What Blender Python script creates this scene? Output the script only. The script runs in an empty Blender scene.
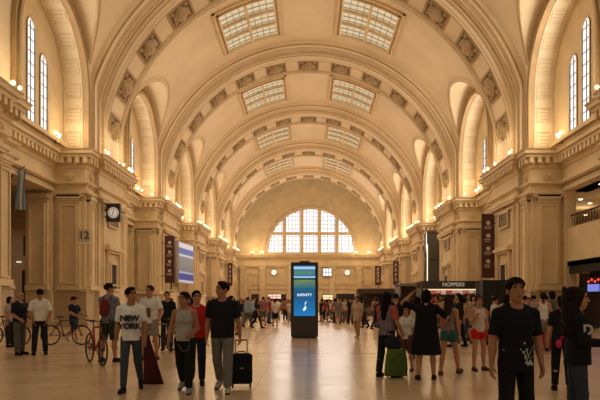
import bpy, bmesh, math, random
import numpy as np
from math import sin, cos, pi, sqrt, asin, atan2, radians as R_
from mathutils import Vector, Matrix, Euler
random.seed(7)
S = bpy.context.scene
C = S.collection
CAMH = 1.46; F = 600.0; VX = 308.5; HY = 302.0

# ------------------------------------------------------------------ materials
def srgb(h):
    if isinstance(h, str):
        h = h.lstrip('#'); c = [int(h[i:i+2], 16)/255 for i in (0, 2, 4)]
    else: c = h
    return tuple((x/12.92 if x <= .04045 else ((x+.055)/1.055)**2.4) for x in c) + (1,)
MATS = {}
def mat(name, col, rough=.8, metal=0., noise=0., scale=3., emit=0., ecol=None, spec=.5, bump=0., sheen=0.):
    if name in MATS: return MATS[name]
    m = bpy.data.materials.new(name); m.use_nodes = True
    nt = m.node_tree; b = nt.nodes['Principled BSDF']
    c = srgb(col)
    b.inputs['Base Color'].default_value = c
    b.inputs['Roughness'].default_value = rough
    b.inputs['Metallic'].default_value = metal
    b.inputs['Specular IOR Level'].default_value = spec
    if noise or bump:
        tc = nt.nodes.new('ShaderNodeTexCoord'); n = nt.nodes.new('ShaderNodeTexNoise')
        n.inputs['Scale'].default_value = scale; n.inputs['Detail'].default_value = 6
        nt.links.new(tc.outputs['Object'], n.inputs['Vector'])
        if noise:
            r = nt.nodes.new('ShaderNodeMapRange')
            r.inputs['From Min'].default_value = .3; r.inputs['From Max'].default_value = .7
            r.inputs['To Min'].default_value = 1-noise; r.inputs['To Max'].default_value = 1+noise
            nt.links.new(n.outputs['Fac'], r.inputs['Value'])
            mx = nt.nodes.new('ShaderNodeVectorMath'); mx.operation = 'SCALE'
            mx.inputs[0].default_value = c[:3]
            nt.links.new(r.outputs['Result'], mx.inputs['Scale'])
            nt.links.new(mx.outputs['Vector'], b.inputs['Base Color'])
        if bump:
            bp = nt.nodes.new('ShaderNodeBump'); bp.inputs['Strength'].default_value = bump
            bp.inputs['Distance'].default_value = .02
            nt.links.new(n.outputs['Fac'], bp.inputs['Height']); nt.links.new(bp.outputs['Normal'], b.inputs['Normal'])
    if emit:
        b.inputs['Emission Color'].default_value = srgb(ecol or col)
        b.inputs['Emission Strength'].default_value = emit
    MATS[name] = m
    return m

stone = mat('warm_limestone', '#d8bf94', .75, noise=.10, scale=.8, bump=.15)
stone_lt = mat('pale_plaster', '#e2cca8', .8, noise=.07, scale=.35, bump=.05)
stone_dk = mat('ochre_relief', '#b39a74', .85, noise=.2, scale=6, bump=.8)
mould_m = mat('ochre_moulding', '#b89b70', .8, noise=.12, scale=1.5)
coffer_m = mat('lit_soffit_plaster', '#e8d8b8', .8, noise=.04, scale=1.)  # same plaster as the vault; direct light on the soffits put into the colour
plinth_m = mat('plinth_granite', '#b59c78', .6, noise=.12, scale=4)
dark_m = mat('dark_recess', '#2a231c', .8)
dkwood = mat('dark_wood', '#3a2a1c', .6, noise=.15, scale=5)
glass_day = mat('daylit_glass', '#f4f4fb', .4, emit=.85, ecol='#f6f5ff')
glass_sky = mat('skylight_glass', '#a8a28d', .4, emit=.5, ecol='#ece0c0')
bar_m = mat('window_iron', '#6f5f49', .6)
globe_m = mat('lamp_globe', '#fff0d0', .4, emit=6., ecol='#ffdfa6')
brass = mat('aged_brass', '#9a7a45', .4, .7)
black = mat('black_metal', '#17181a', .45, .2)
white_m = mat('white_paint', '#e8e4da', .6)

def floor_mat():
    m = bpy.data.materials.new('polished_floor_stone'); m.use_nodes = True
    nt = m.node_tree; b = nt.nodes['Principled BSDF']; L = nt.links.new
    tc = nt.nodes.new('ShaderNodeTexCoord')
    br = nt.nodes.new('ShaderNodeTexBrick'); br.offset = 0
    br.inputs['Scale'].default_value = 1; br.inputs['Brick Width'].default_value = .9; br.inputs['Row Height'].default_value = 1.35
    br.inputs['Mortar Size'].default_value = .012; br.inputs['Mortar Smooth'].default_value = .3
    br.inputs['Color1'].default_value = srgb('#d8b48c'); br.inputs['Color2'].default_value = srgb('#d0ab82'); br.inputs['Mortar'].default_value = srgb('#bd9a74')
    L(tc.outputs['Object'], br.inputs['Vector'])
    sx = nt.nodes.new('ShaderNodeSeparateXYZ'); L(tc.outputs['Object'], sx.inputs[0])
    def mth(op, a, bb=None):
        n = nt.nodes.new('ShaderNodeMath'); n.operation = op
        for i, v in enumerate((a, bb)):
            if v is None: continue
            if isinstance(v, (int, float)): n.inputs[i].default_value = v
            else: L(v, n.inputs[i])
        return n.outputs[0]
    # cross bands every 5.4 m, dark inlay .13 m wide
    d = mth('PINGPONG', mth('SUBTRACT', sx.outputs['Y'], 17.1), 8.1)
    band = mth('LESS_THAN', d, .075)
    d2 = mth('PINGPONG', mth('ADD', sx.outputs['X'], 0), 6.2)
    band2 = mth('LESS_THAN', d2, .06)
    bb = mth('MAXIMUM', band, mth('MULTIPLY', band2, 0.25))
    nz = nt.nodes.new('ShaderNodeTexNoise'); nz.inputs['Scale'].default_value = 1.2; nz.inputs['Detail'].default_value = 5
    L(tc.outputs['Object'], nz.inputs['Vector'])
    mx = nt.nodes.new('ShaderNodeMix'); mx.data_type = 'RGBA'
    L(bb, mx.inputs['Factor']); L(br.outputs['Color'], mx.inputs[6]); mx.inputs[7].default_value = srgb('#7d5f44')
    mr = nt.nodes.new('ShaderNodeMapRange'); mr.inputs['To Min'].default_value = .8; mr.inputs['To Max'].default_value = 1.0
    L(nz.outputs['Fac'], mr.inputs['Value'])
    vm = nt.nodes.new('ShaderNodeVectorMath'); vm.operation = 'SCALE'
    L(mx.outputs[2], vm.inputs[0]); L(mr.outputs[0], vm.inputs['Scale'])
    L(vm.outputs['Vector'], b.inputs['Base Color'])
    r2 = nt.nodes.new('ShaderNodeMapRange'); r2.inputs['To Min'].default_value = .16; r2.inputs['To Max'].default_value = .3
    L(nz.outputs['Fac'], r2.inputs['Value']); L(r2.outputs[0], b.inputs['Roughness'])
    b.inputs['Specular IOR Level'].default_value = .6
    bp = nt.nodes.new('ShaderNodeBump'); bp.inputs['Strength'].default_value = .03; bp.inputs['Distance'].default_value = .02
    L(nz.outputs['Fac'], bp.inputs['Height']); L(bp.outputs[0], b.inputs['Normal'])
    return m
floor_m = floor_mat()

# ------------------------------------------------------------------ mesh builder
class MB:
    def __init__(s): s.v = []; s.f = []
    def add(s, vs, fs):
        o = len(s.v); s.v += [tuple(v) for v in vs]; s.f += [tuple(i+o for i in f) for f in fs]; return s
    def box(s, x0, x1, y0, y1, z0, z1):
        return s.add([(x0,y0,z0),(x1,y0,z0),(x1,y1,z0),(x0,y1,z0),(x0,y0,z1),(x1,y0,z1),(x1,y1,z1),(x0,y1,z1)],
                     [(0,3,2,1),(4,5,6,7),(0,1,5,4),(1,2,6,5),(2,3,7,6),(3,0,4,7)])
    def grid(s, rows, closed=False):
        n = len(rows[0]); o = len(s.v)
        for r in rows: s.v += [tuple(p) for p in r]
        for i in range(len(rows)-1):
            for j in range(n if closed else n-1):
                k = (j+1) % n
                s.f.append((o+i*n+j, o+i*n+k, o+(i+1)*n+k, o+(i+1)*n+j))
        return s
    def sweep(s, path, prof, closed=False):
        # path: plan polyline [(x,y)], prof: [(offset,z)] ; offset to the LEFT of travel, mitred
        n = len(path); rows = []
        for i, p in enumerate(path):
            a = path[i-1] if (i > 0 or closed) else None
            b = path[(i+1) % n] if (i < n-1 or closed) else None
            ns = []
            for q, r in ((a, p), (p, b)):
                if q is None or r is None: continue
                d = Vector((r[0]-q[0], r[1]-q[1])).normalized(); ns.append(Vector((-d.y, d.x)))
            m = ns[0] if len(ns) == 1 else (ns[0]+ns[1])
            if len(ns) == 2: m = m/max(.3, (1+ns[0].dot(ns[1])))
            rows.append([(p[0]+m.x*o, p[1]+m.y*o, z) for o, z in prof])
        if closed: rows.append(rows[0])
        return s.grid(rows)
    def tube(s, pts, r, n=8, cap=True):
        pts = [Vector(p) for p in pts]; rows = []
        up = Vector((0,0,1))
        for i, p in enumerate(pts):
            d = (pts[min(i+1, len(pts)-1)]-pts[max(i-1, 0)]).normalized()
            u = d.cross(up)
            if u.length < .05: u = d.cross(Vector((1,0,0)))
            u.normalize(); w = u.cross(d)
            rr = r[i] if isinstance(r, (list, tuple)) else r
            rows.append([p+(u*cos(2*pi*k/n)+w*sin(2*pi*k/n))*rr for k in range(n)])
        o = len(s.v); s.grid(rows, True)
        if cap:
            s.f.append(tuple(o+k for k in range(n))); s.f.append(tuple(o+(len(rows)-1)*n+k for k in reversed(range(n))))
        return s
    def lathe(s, prof, c=(0,0,0), n=16):
        rows = [[(c[0]+r*cos(2*pi*k/n), c[1]+r*sin(2*pi*k/n), c[2]+z) for k in range(n)] for r, z in prof]
        return s.grid(rows, True)
    def sphere(s, c, r, n=12, m=8):
        r = r if isinstance(r, (tuple, list)) else (r, r, r)
        rows = [[(c[0]+r[0]*sin(pi*i/m)*cos(2*pi*k/n), c[1]+r[1]*sin(pi*i/m)*sin(2*pi*k/n), c[2]-r[2]*cos(pi*i/m)) for k in range(n)] for i in range(m+1)]
        return s.grid(rows, True)
    def torus(s, c, R, r, axis='x', n=28, m=8):
        rows = []
        for i in range(n+1):
            a = 2*pi*i/n; row = []
            for k in range(m):
                b = 2*pi*k/m; q = R+r*cos(b); w = r*sin(b)
                p = (w, q*cos(a), q*sin(a)) if axis == 'x' else ((q*cos(a), w, q*sin(a)) if axis == 'y' else (q*cos(a), q*sin(a), w))
                row.append((c[0]+p[0], c[1]+p[1], c[2]+p[2]))
            rows.append(row)
        return s.grid(rows, True)
    def frame(s, mp, u0, u1, v0, v1, w, t0, t1):
        # rectangular moulding ring; mp(u,v,t)->xyz
        for a in ((u0,u1,v0,v0+w),(u0,u1,v1-w,v1),(u0,u0+w,v0+w,v1-w),(u1-w,u1,v0+w,v1-w)):
            s.mbox(mp, *a, t0, t1)
        return s
    def mbox(s, mp, u0, u1, v0, v1, t0, t1):
        return s.add([mp(u,v,t) for t in (t0,t1) for u, v in ((u0,v0),(u1,v0),(u1,v1),(u0,v1))],
                     [(0,3,2,1),(4,5,6,7),(0,1,5,4),(1,2,6,5),(2,3,7,6),(3,0,4,7)])
    def slab(s, mp, u0, u1, lo, hi, n, t0, t1):
        rows = []
        for i in range(n+1):
            u = u0+(u1-u0)*i/n; a, b = lo(u), hi(u)
            rows.append([mp(u,a,t0), mp(u,b,t0), mp(u,b,t1), mp(u,a,t1)])
        o = len(s.v); s.grid(rows, True); k = o+n*4
        s.f += [(o+3,o+2,o+1,o), (k,k+1,k+2,k+3)]
        return s
    def build(s, name, m, parent=None, smooth=False, loc=None):
        me = bpy.data.meshes.new(name); me.from_pydata(s.v, [], s.f); me.update()
        bm = bmesh.new(); bm.from_mesh(me); bmesh.ops.recalc_face_normals(bm, faces=bm.faces); bm.to_mesh(me); bm.free()
        if smooth: me.polygons.foreach_set('use_smooth', [True]*len(me.polygons))
        o = bpy.data.objects.new(name, me); C.objects.link(o)
        if m: me.materials.append(m)
        if parent: o.parent = parent
        if loc: o.location = loc
        return o
def empty(name, loc=(0,0,0), rz=0, label=None, cat=None, group=None, kind=None, parent=None):
    o = bpy.data.objects.new(name, None); C.objects.link(o); o.location = loc; o.rotation_euler = (0,0,rz); o.empty_display_size = .2
    if parent: o.parent = parent
    return tag(o, label, cat, group, kind)
def tag(o, label=None, cat=None, group=None, kind=None):
    if label: o['label'] = label
    if cat: o['category'] = cat
    if group: o['group'] = group
    if kind: o['kind'] = kind
    return o
def copy_tree(o, parent=None):
    c = o.copy(); C.objects.link(c)
    if parent: c.parent = parent
    for ch in [x for x in o.children]: copy_tree(ch, c)
    return c
def at(px, py, d): return Vector(((px-VX)*d/F, d, CAMH+(HY-py)*d/F))
def fromfoot(px, fy):
    d = F*CAMH/(fy-HY); return (px-VX)*d/F, d
def text_obj(name, body, size, m, parent, loc, rot, ext=.004, align='CENTER', bold=0.0, sx=1.):
    cu = bpy.data.curves.new(name, 'FONT'); cu.body = body; cu.size = size; cu.extrude = ext
    cu.align_x = align; cu.align_y = 'CENTER'; cu.offset = bold
    t = bpy.data.objects.new(name+'_t', cu); C.objects.link(t)
    dg = bpy.context.evaluated_depsgraph_get()
    me = bpy.data.meshes.new_from_object(t.evaluated_get(dg)); bpy.data.objects.remove(t)
    me.name = name; me.materials.clear(); me.materials.append(m)
    o = bpy.data.objects.new(name, me); C.objects.link(o); o.parent = parent
    o.location = loc; o.rotation_euler = rot; o.scale = (sx,1,1)
    return o

# ------------------------------------------------------------------ layout
PC = [22.3, 39.1, 55.3, 71.5, 87.7, 103.9]      # pier centres
XP, XR = 13.1, 14.9                              # pier face, recess face
HP = 3.95; A = 4.6; AI = 4.1; CI = 7.35; Z0 = 10.3; RV = 14.0; YEND = 112.0
Y0 = 18.7

# floor
fl = MB().box(-24, 24, -12, 113, -.3, 0).build('floor', floor_m); tag(fl, kind='structure')

CORN = [(0,7.7),(.28,7.72),(.34,7.78),(.34,7.95),(.12,7.99),(.12,8.24),(.18,8.26),(.32,8.36),(.32,8.46),(.05,8.5),(.03,9.25),(.10,9.3),(.12,9.45),(.2,9.5),(.22,9.8),(.5,9.84),(.52,10.0),(.64,10.04),(.66,10.2),(.74,10.3),(0,10.32)]
def side_map(sx):   # u along hall, v up, t outwards from wall to the room
    def f(x0): return lambda u, v, t: (sx*(x0-t), u, v)
    return f
def pilaster(mb, mp, u0, u1, z0=2.15, z1=7.7):
    mb.mbox(mp, u0, u1, z0, z1, 0, .2)
    mb.frame(mp, u0+.14, u1-.14, z0+.35, z1-.55, .09, .2, .27)
    mb.mbox(mp, u0-.05, u1+.05, z0, z0+.28, 0, .3)
    mb.mbox(mp, u0-.04, u1+.04, z1-.2, z1, 0, .3)
    mb.mbox(mp, u0-.0, u1+.0, z1-.32, z1-.2, 0, .25)
    mb.mbox(mp, u0-.03, u1+.03, z1-.45, z1-.4, 0, .26)

def dentils(mb, mp, u0, u1, off, step=.46, w=.24):
    n = max(1, int(round((u1-u0)/step))); st = (u1-u0)/n
    for i in range(n):
        c = u0+(i+.5)*st; mb.mbox(mp, c-w/2, c+w/2, 9.52, 9.84, off+.2, off+.48)

def rosette(mp, u, v, t, r=.36):
    mb = MB()
    for (a, b, k) in ((0, .06, r), (.06, .13, r*.72), (.13, .2, r*.35)):
        n = 14
        rows = [[mp(u+k*q*cos(2*pi*i/n), v+k*q*sin(2*pi*i/n), t+h) for i in range(n)] for q, h in ((1,a),(1,b),(.02,b))]
        mb.grid(rows, True)
    return mb

def make_pier(sx, c, wall, idx):
    mk = side_map(sx); y0, y1 = c-HP, c+HP
    m = MB()
    m.box(min(sx*XP, sx*XR), max(sx*XP, sx*XR), y0, y1, 2.15, Z0)
    XJ = 15.5 if sx > 0 else 16.4
    m.box(min(sx*(XR-.02), sx*XJ), max(sx*(XR-.02), sx*XJ), y0-.4, y1+.4, 0, Z0)
    mp = mk(XP)
    # side face: corner pilasters and framed centre field
    for (a, b) in ((y0+.25, y0+1.35), (y1-1.35, y1-.25)): pilaster(m, mp, a, b)
    m.box(min(sx*12.8, sx*XP), max(sx*12.8, sx*XP), y0+1.45, y1-1.45, 2.15, Z0)
    mp0 = mp; mp = mk(12.8); m.box(min(sx*12.72, sx*XP), max(sx*12.72, sx*XP), y0+1.4, y1-1.4, 0, 2.2)
    m.frame(mp, y0+1.95, y1-1.95, 2.5, 7.4, .1, .07, .16)
    m.mbox(mp, y0+1.45, y1-1.45, 7.6, 7.72, 0, .3)
    # door surround with ledge
    m.frame(mp, c-1.25, c+1.25, 2.15, 4.75, .16, .07, .2)
    m.mbox(mp, c-1.45, c+1.45, 4.75, 4.95, .0, .36)
    m.mbox(mp, c-1.3, c+1.3, 4.95, 5.1, .0, .26)
    m.frame(mp, c-.62, c+.62, 2.15, 4.0, .12, .07, .16)
    # frontal faces (near and far) with pilaster
    for s, yy in ((-1, y0), (1, y1)):
        mf = lambda u, v, t, s=s, yy=yy: (sx*u, yy+s*t, v)
        pilaster(m, mf, 13.35, 14.65)
        m.mbox(mf, 13.1, 14.9, 7.6, 7.72, 0, .3)
        mg = lambda u, v, t, s=s, yy=yy: (sx*u, yy+s*(.4+t), v)
        if sx < 0: pilaster(m, mg, 15.05, 16.25)
    p = m.build('pier', stone, wall)
    # plinth
    pl = MB().sweep([(sx*XR,y0),(sx*XP,y0),(sx*XP,y1),(sx*XR,y1)][::(1 if sx > 0 else 1)], [((1 if sx < 0 else -1)*-o, z) for o, z in ((0,2.25),(.16,2.2),(.2,2.05),(.14,1.98),(.14,.4),(.26,.32),(.26,0))])
    pl.build('plinth', plinth_m, p)
    # entablature
    sg = 1 if sx > 0 else -1
    cm = MB().sweep([(sx*(XR+.1),y0),(sx*XP,y0),(sx*XP,y0+1.45),(sx*12.8,y0+1.45),(sx*12.8,y1-1.45),(sx*XP,y1-1.45),(sx*XP,y1),(sx*(XR+.1),y1)], [(sg*o, z) for o, z in CORN])
    dentils(cm, mp, y0+1.1, y1-1.1, 0); dentils(cm, mp0, y0-.4, y0+1.0, 0); dentils(cm, mp0, y1-1.0, y1+.4, 0)
    for s, yy in ((-1, y0), (1, y1)):
        mf = lambda u, v, t, s=s, yy=yy: (sx*u, yy+s*t, v)
        dentils(cm, mf, 12.7, 14.5, 0)
    cm.build('cornice', stone, p)
    for s, yy in ((-1, y0),):
        mf = lambda u, v, t, s=s, yy=yy: (sx*u, yy+s*t, v)
        rosette(mf, 14.0, 8.9, .03).build('rosette', stone, p)
    for yy in (y0+.8, y1-.8): rosette(mp0, yy, 8.9, .03, .27).build('rosette', stone, p)
    # dark grille and niche in the side face
    g = MB(); g.mbox(mp, c-.85, c+.75, 6.35, 7.2, .08, .13)
    gr = g.build('grille', dkwood, p)
    gf = MB().frame(mp, c-.95, c+.85, 6.25, 7.3, .1, .07, .17)
    for k in range(5): gf.mbox(mp, c-.85+.27*(k+.8)-.02, c-.85+.27*(k+.8)+.02, 6.35, 7.2, .13, .15)
    gf.build('grille_frame', stone, gr)
    MB().mbox(mp, c-.5, c+.5, 2.2, 3.88, .08, .1).build('niche', dark_m, p)
    return p

walls = {}
for sx, side in ((-1,'left'), (1,'right')):
    w = empty('wall_'+side, (0,0,0), kind='structure'); walls[sx] = w
    mk = side_map(sx)
    for i, c in enumerate(PC): make_pier(sx, c, w, i)
    sg = 1 if sx > 0 else -1
    gaps = [(PC[i]+HP, PC[i+1]-HP) for i in range(5)] + [(PC[5]+HP, YEND)]
    for gi, (ga, gb) in enumerate(gaps):
        # beam over the opening
        b = MB(); b.box(*sorted((sx*XR, sx*16.4)), ga, gb, 7.9, Z0)
        b.sweep([(sx*XR, ga-.1), (sx*XR, gb+.1)], [(sg*o, z) for o, z in CORN[6:]])
        mp = mk(XR)
        dentils(b, mp, ga+.3, gb-.3, 0)
        b.mbox(mp, ga, gb, 7.9, 8.06, 0, .12); b.mbox(mp, ga, gb, 8.06, 8.3, 0, .06)
        b.build('beam', stone, w)
    # aisle behind
    al = MB()
    al.box(*sorted((sx*22, sx*22.3)), Y0-8, YEND, 0, 8.2)
    al.box(*sorted((sx*(15.4 if sx > 0 else 16.3), sx*22.3)), Y0-8, YEND, 7.9, 8.2)
    aw = al.build('aisle_wall', plinth_m if sx < 0 else stone, w)
    # dark doors along the aisle wall
    for k in range(14):
        yy = Y0+2+k*6.4
        d = MB(); mp = mk(22)
        d.mbox(mp, yy, yy+2.0, 0, 3.7, 0, .05)
        dd = d.build('door_leaf', dark_m, aw)
        d = MB().frame(mp, yy-.2, yy+2.2, 0, 3.9, .2, 0, .12)
        d.mbox(mp, yy+.98, yy+1.02, 0, 3.7, .05, .08)
        d.mbox(mp, yy, yy+2, 5.0, 6.6, 0, .04)
        d.build('door_frame', dkwood, dd)

# --------------------------------------------------------------- upper wall: tunnels, lunette windows
STILT = 8.2-A
def hcross(h):   # vault inner x at height h above Z0
    return min(13.1, sqrt(max(0, RV*RV-h*h)))
def lun_prof(a=A, st=STILT, n=20, yc=0):
    pts = [(yc-a, 0), (yc-a, st*.33), (yc-a, st*.66)]
    pts += [(yc-a*cos(pi*i/n), st+a*sin(pi*i/n)) for i in range(n+1)]
    pts += [(yc+a, st*.66), (yc+a, st*.33), (yc+a, 0)]
    return pts
GAPC = [30.95]+[(PC[i]+PC[i+1])/2 for i in range(1, 5)]
def win_arch(c, w, z0, z1):
    return lambda u: z1-w/2+sqrt(max(0, (w/2)**2-(u-c)**2))
ceil = empty('ceiling', (0,0,0), kind='structure')
wn = [0]
def win_name():
    wn[0] += 1; return 'window_%d' % wn[0]
for yc in GAPC:
    for sx in (-1, 1):
        mk = side_map(sx)
        m = MB(); rows = []; rin = []; rface = []
        pr = lun_prof(yc=yc); pi_ = lun_prof(a=AI, st=CI-AI, yc=yc)
        for (y, h), (y2, h2) in zip(pr, pi_):
            rows.append([(sx*hcross(h), y, Z0+h), (sx*13.12, y, Z0+h)])
            rface.append([(sx*13.12, y, Z0+h), (sx*13.12, y2, Z0+h2)])
            rin.append([(sx*(13.12+1.4*q), y2, Z0+h2) for q in (0, .5, 1)])
        m.grid(rows); m.grid(rface)
        m.build('spandrel_vault', stone_lt, walls[sx])
        t = MB().grid(rin).build('lunette_tunnel', coffer_m, walls[sx])
        m = MB()
        def ring(a, st, xc, rad, radx):
            rws = []
            for (y, h) in lun_prof(a=a, st=st, yc=yc, n=28):
                dy, dh = y-yc, max(0, h-st); l = sqrt(dy*dy+dh*dh) or 1
                ny, nh = dy/l, dh/l
                rws.append([(sx*(xc+q*radx), y+ny*p*rad, Z0+h+nh*p*rad) for p, q in ((-1,-1),(1,-1),(1,1),(-1,1))])
            m.grid(rws, True)
        si = CI-AI
        ring(AI+.03, si, 13.0, .07, .16); ring(AI+.16, si, 13.02, .035, .2); ring(AI+.28, si, 13.05, .05, .1); ring(AI+.42, si, 13.02, .03, .14)
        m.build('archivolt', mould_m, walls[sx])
        # fine groin moulding on the vault
        m = MB()
        for (aa, off, rad) in ((A+.02, .02, .05), (A+.3, .02, .04)):
            rws = []
            for (y, h) in lun_prof(a=aa, yc=yc, n=28):
                if h < 5.0: continue
                x0 = hcross(h)-off; dy, dh = y-yc, max(0, h-STILT); l = sqrt(dy*dy+dh*dh) or 1
                rws.append([(sx*(x0+q*rad), y+dy/l*p*rad, Z0+h+dh/l*p*rad) for p, q in ((-1,-1),(1,-1),(1,1),(-1,1))])
            m.grid(rws, True)
        m.build('groin_moulding', stone, walls[sx])
        # coffers on the soffit
        m = MB(); fan = MB()
        L = []
        acc = 0; seg = []
        prn = lun_prof(a=AI, st=CI-AI, yc=yc, n=60)
        for i in range(len(prn)-1):
            a, b = Vector(prn[i]), Vector(prn[i+1]); l = (b-a).length
            seg.append((acc, l, a, b)); acc += l
        def pt(s_):
            for (s0, l, a, b) in seg:
                if s_ <= s0+l+1e-6:
                    q = a.lerp(b, (s_-s0)/l); d = (b-a).normalized(); return q, d
            return seg[-1][3], (seg[-1][3]-seg[-1][2]).normalized()
        ncof = int(acc/1.3); st = acc/ncof
        for k in range(ncof):
            q, d = pt((k+.5)*st); nrm = Vector((d.y, -d.x))   # towards inside
            if (Vector((yc, (CI-AI)*.8))-q).dot(nrm) < 0: nrm = -nrm
            def cm(u, v, t_, q=q, d=d, nrm=nrm): # u: outwards x, v: along arc
                p = q+d*v+nrm*t_; return (sx*u, p.x, Z0+p.y)
            m.frame(cm, 13.3, 14.15, -.45, .45, .07, -.01, .05)
            for j in range(4):
                m.add([cm(13.42+.03*j, -.36+.2*j, .0), cm(14.05, -.36+.2*j-.03, .0), cm(14.05, -.36+.2*j+.05, .05), cm(13.42+.03*j, -.36+.2*j+.03, .05)], [(0,1,2,3)])
        for (u0, u1) in ((13.17, 13.22), (14.2, 14.28)):
            rws = []
            for (y, h) in lun_prof(a=AI, st=CI-AI, yc=yc):
                dy, dh = y-yc, max(0, h-(CI-AI)); l = sqrt(dy*dy+dh*dh) or 1; e = .07
                rws.append([(sx*u0, y, Z0+h), (sx*u0, y-dy/l*e, Z0+h-dh/l*e), (sx*u1, y-dy/l*e, Z0+h-dh/l*e), (sx*u1, y, Z0+h)])
            m.grid(rws, True)
        m.build('coffers', stone_lt, t)
        # window wall with three lancets
        m = MB(); mp = mk(14.3)
        top = lambda u: Z0+(CI-AI+sqrt(max(0, AI*AI-(u-yc)**2)))
        W = .95
        wins = [(yc-1.48, Z0+.4, Z0+4.5), (yc, Z0+.4, Z0+5.8), (yc+1.48, Z0+.4, Z0+4.5)]
        eds = [yc-AI]
        for (c, a, b) in wins: eds += [c-W/2, c+W/2]
        eds.append(yc+AI)
        for i in range(0, len(eds), 2): m.slab(mp, eds[i], eds[i+1], lambda u: Z0, top, 6, 0, -.35)
        for (c, a, b) in wins:
            m.slab(mp, c-W/2, c+W/2, lambda u: Z0, lambda u: a, 1, 0, -.35)
            m.slab(mp, c-W/2, c+W/2, win_arch(c, W, a, b), top, 12, 0, -.35)
            # surround
            rws = []
            arc = [(c-W/2-.08, a)] + [(c-(W/2+.08)*cos(pi*i/12), b-W/2+(W/2+.08)*sin(pi*i/12)) for i in range(13)] + [(c+W/2+.08, a)]
            for (u, v) in arc:
                rws.append([mp(u+(c-u)*.0, v, .05), mp(u+(.1 if u < c else -.1), v, .05), mp(u+(.1 if u < c else -.1), v, 0), mp(u, v, 0)])
            m.grid(rws)
        m.mbox(mp, yc-AI, yc+AI, Z0+.15, Z0+.38, 0, .25)
        m.build('lunette_wall', stone, walls[sx])
        for (c, a, b) in wins:
            e = empty(win_name(), (0,0,0), kind='structure')
            fr = MB(); mpw = mk(14.36)
            for vv in np.arange(a, b-.1, .62): fr.mbox(mpw, c-W/2, c+W/2, vv-.018, vv+.018, 0, .03)
            for uu in (c-W/2+.02, c-.0, c+W/2-.02): fr.mbox(mpw, uu-.013, uu+.013, a, b-.1, 0, .05)
            fr.build('window_bars', bar_m, e)
            MB().slab(mpw, c-W/2, c+W/2, lambda u: a, win_arch(c, W, a, b), 10, -.04, -.01).build('pane', glass_day, e)

# --------------------------------------------------------------- vault bays
def vault_col(y, th0, n=40):
    row = []
    for i in range(n+1):
        th = th0+(pi/2-th0)*i/n; h = RV*sin(th); row.append((min(13.1, RV*cos(th)), y, Z0+h))
    return row
def fullrow(y, th0):
    a = vault_col(y, th0); return [(-x, yy, z) for x, yy, z in a] + [p for p in a[::-1][1:]]
for gi, yc in enumerate(GAPC):
    ya, yb = PC[gi]+2.6, PC[gi+1]-2.6
    m = MB()
    m.grid([fullrow(y, 0) for y in (ya, yc-A)])
    m.grid([fullrow(y, 0) for y in (yc+A, yb)])
    n = 24; rows = []
    for i in range(n+1):
        y = yc-A*cos(pi*i/n); h = STILT+sqrt(max(0, A*A-(y-yc)**2)); rows.append(fullrow(y, asin(h/RV)))
    m.grid(rows)
    v = m.build('vault', stone_lt, ceil, smooth=True)
    # skylights
    for sx in (-1, 1):
        th = R_(19.8)
        def mp(u, v_, t, sx=sx):  # u across (arc length), v along, t towards room
            a = th*sx + u/RV; r = RV-t
            return (r*sin(a), yc+v_, Z0+r*cos(a))
        e = empty(win_name(), (0,0,0), kind='structure')
        f = MB(); hw, hl = 2.15, 3.1
        def bar(u0, u1, v0, v1, t0, t1):
            k = max(1, int((u1-u0)/.6))
            for j in range(k): f.mbox(mp, u0+(u1-u0)*j/k, u0+(u1-u0)*(j+1)/k, v0, v1, t0, t1)
        for (o, w, t1) in ((.45, .22, .16), (.12, .12, .28)):
            bar(-hw-o, hw+o, -hl-o, -hl-o+w, -.1, t1); bar(-hw-o, hw+o, hl+o-w, hl+o, -.1, t1)
            bar(-hw-o, -hw-o+w, -hl-o, hl+o, -.1, t1); bar(hw+o-w, hw+o, -hl-o, hl+o, -.1, t1)
        bar(-.1, .1, -hl, hl, -.1, .3)
        for vv in (-hl/3, hl/3): bar(-hw, hw, vv-.1, vv+.1, -.1, .25)
        f.build('skylight_frame', stone, e)
        f = MB()
        for k in (-3, -2, -1, 1, 2, 3): bar(k*hw/4-.022, k*hw/4+.022, -hl, hl, .02, .09)
        for k in range(9):
            vv = -hl+hl*2*(k+.5)/9; 
            if k % 3 != 5: bar(-hw, hw, vv-.02, vv+.02, .02, .09)
        f.build('glazing_bars', mat('skylight_bar','#a8966f',.6), e)
        f = MB(); bar(-hw, hw, -hl, hl, .0, .04)
        f.build('pane', glass_sky, e)
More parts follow.
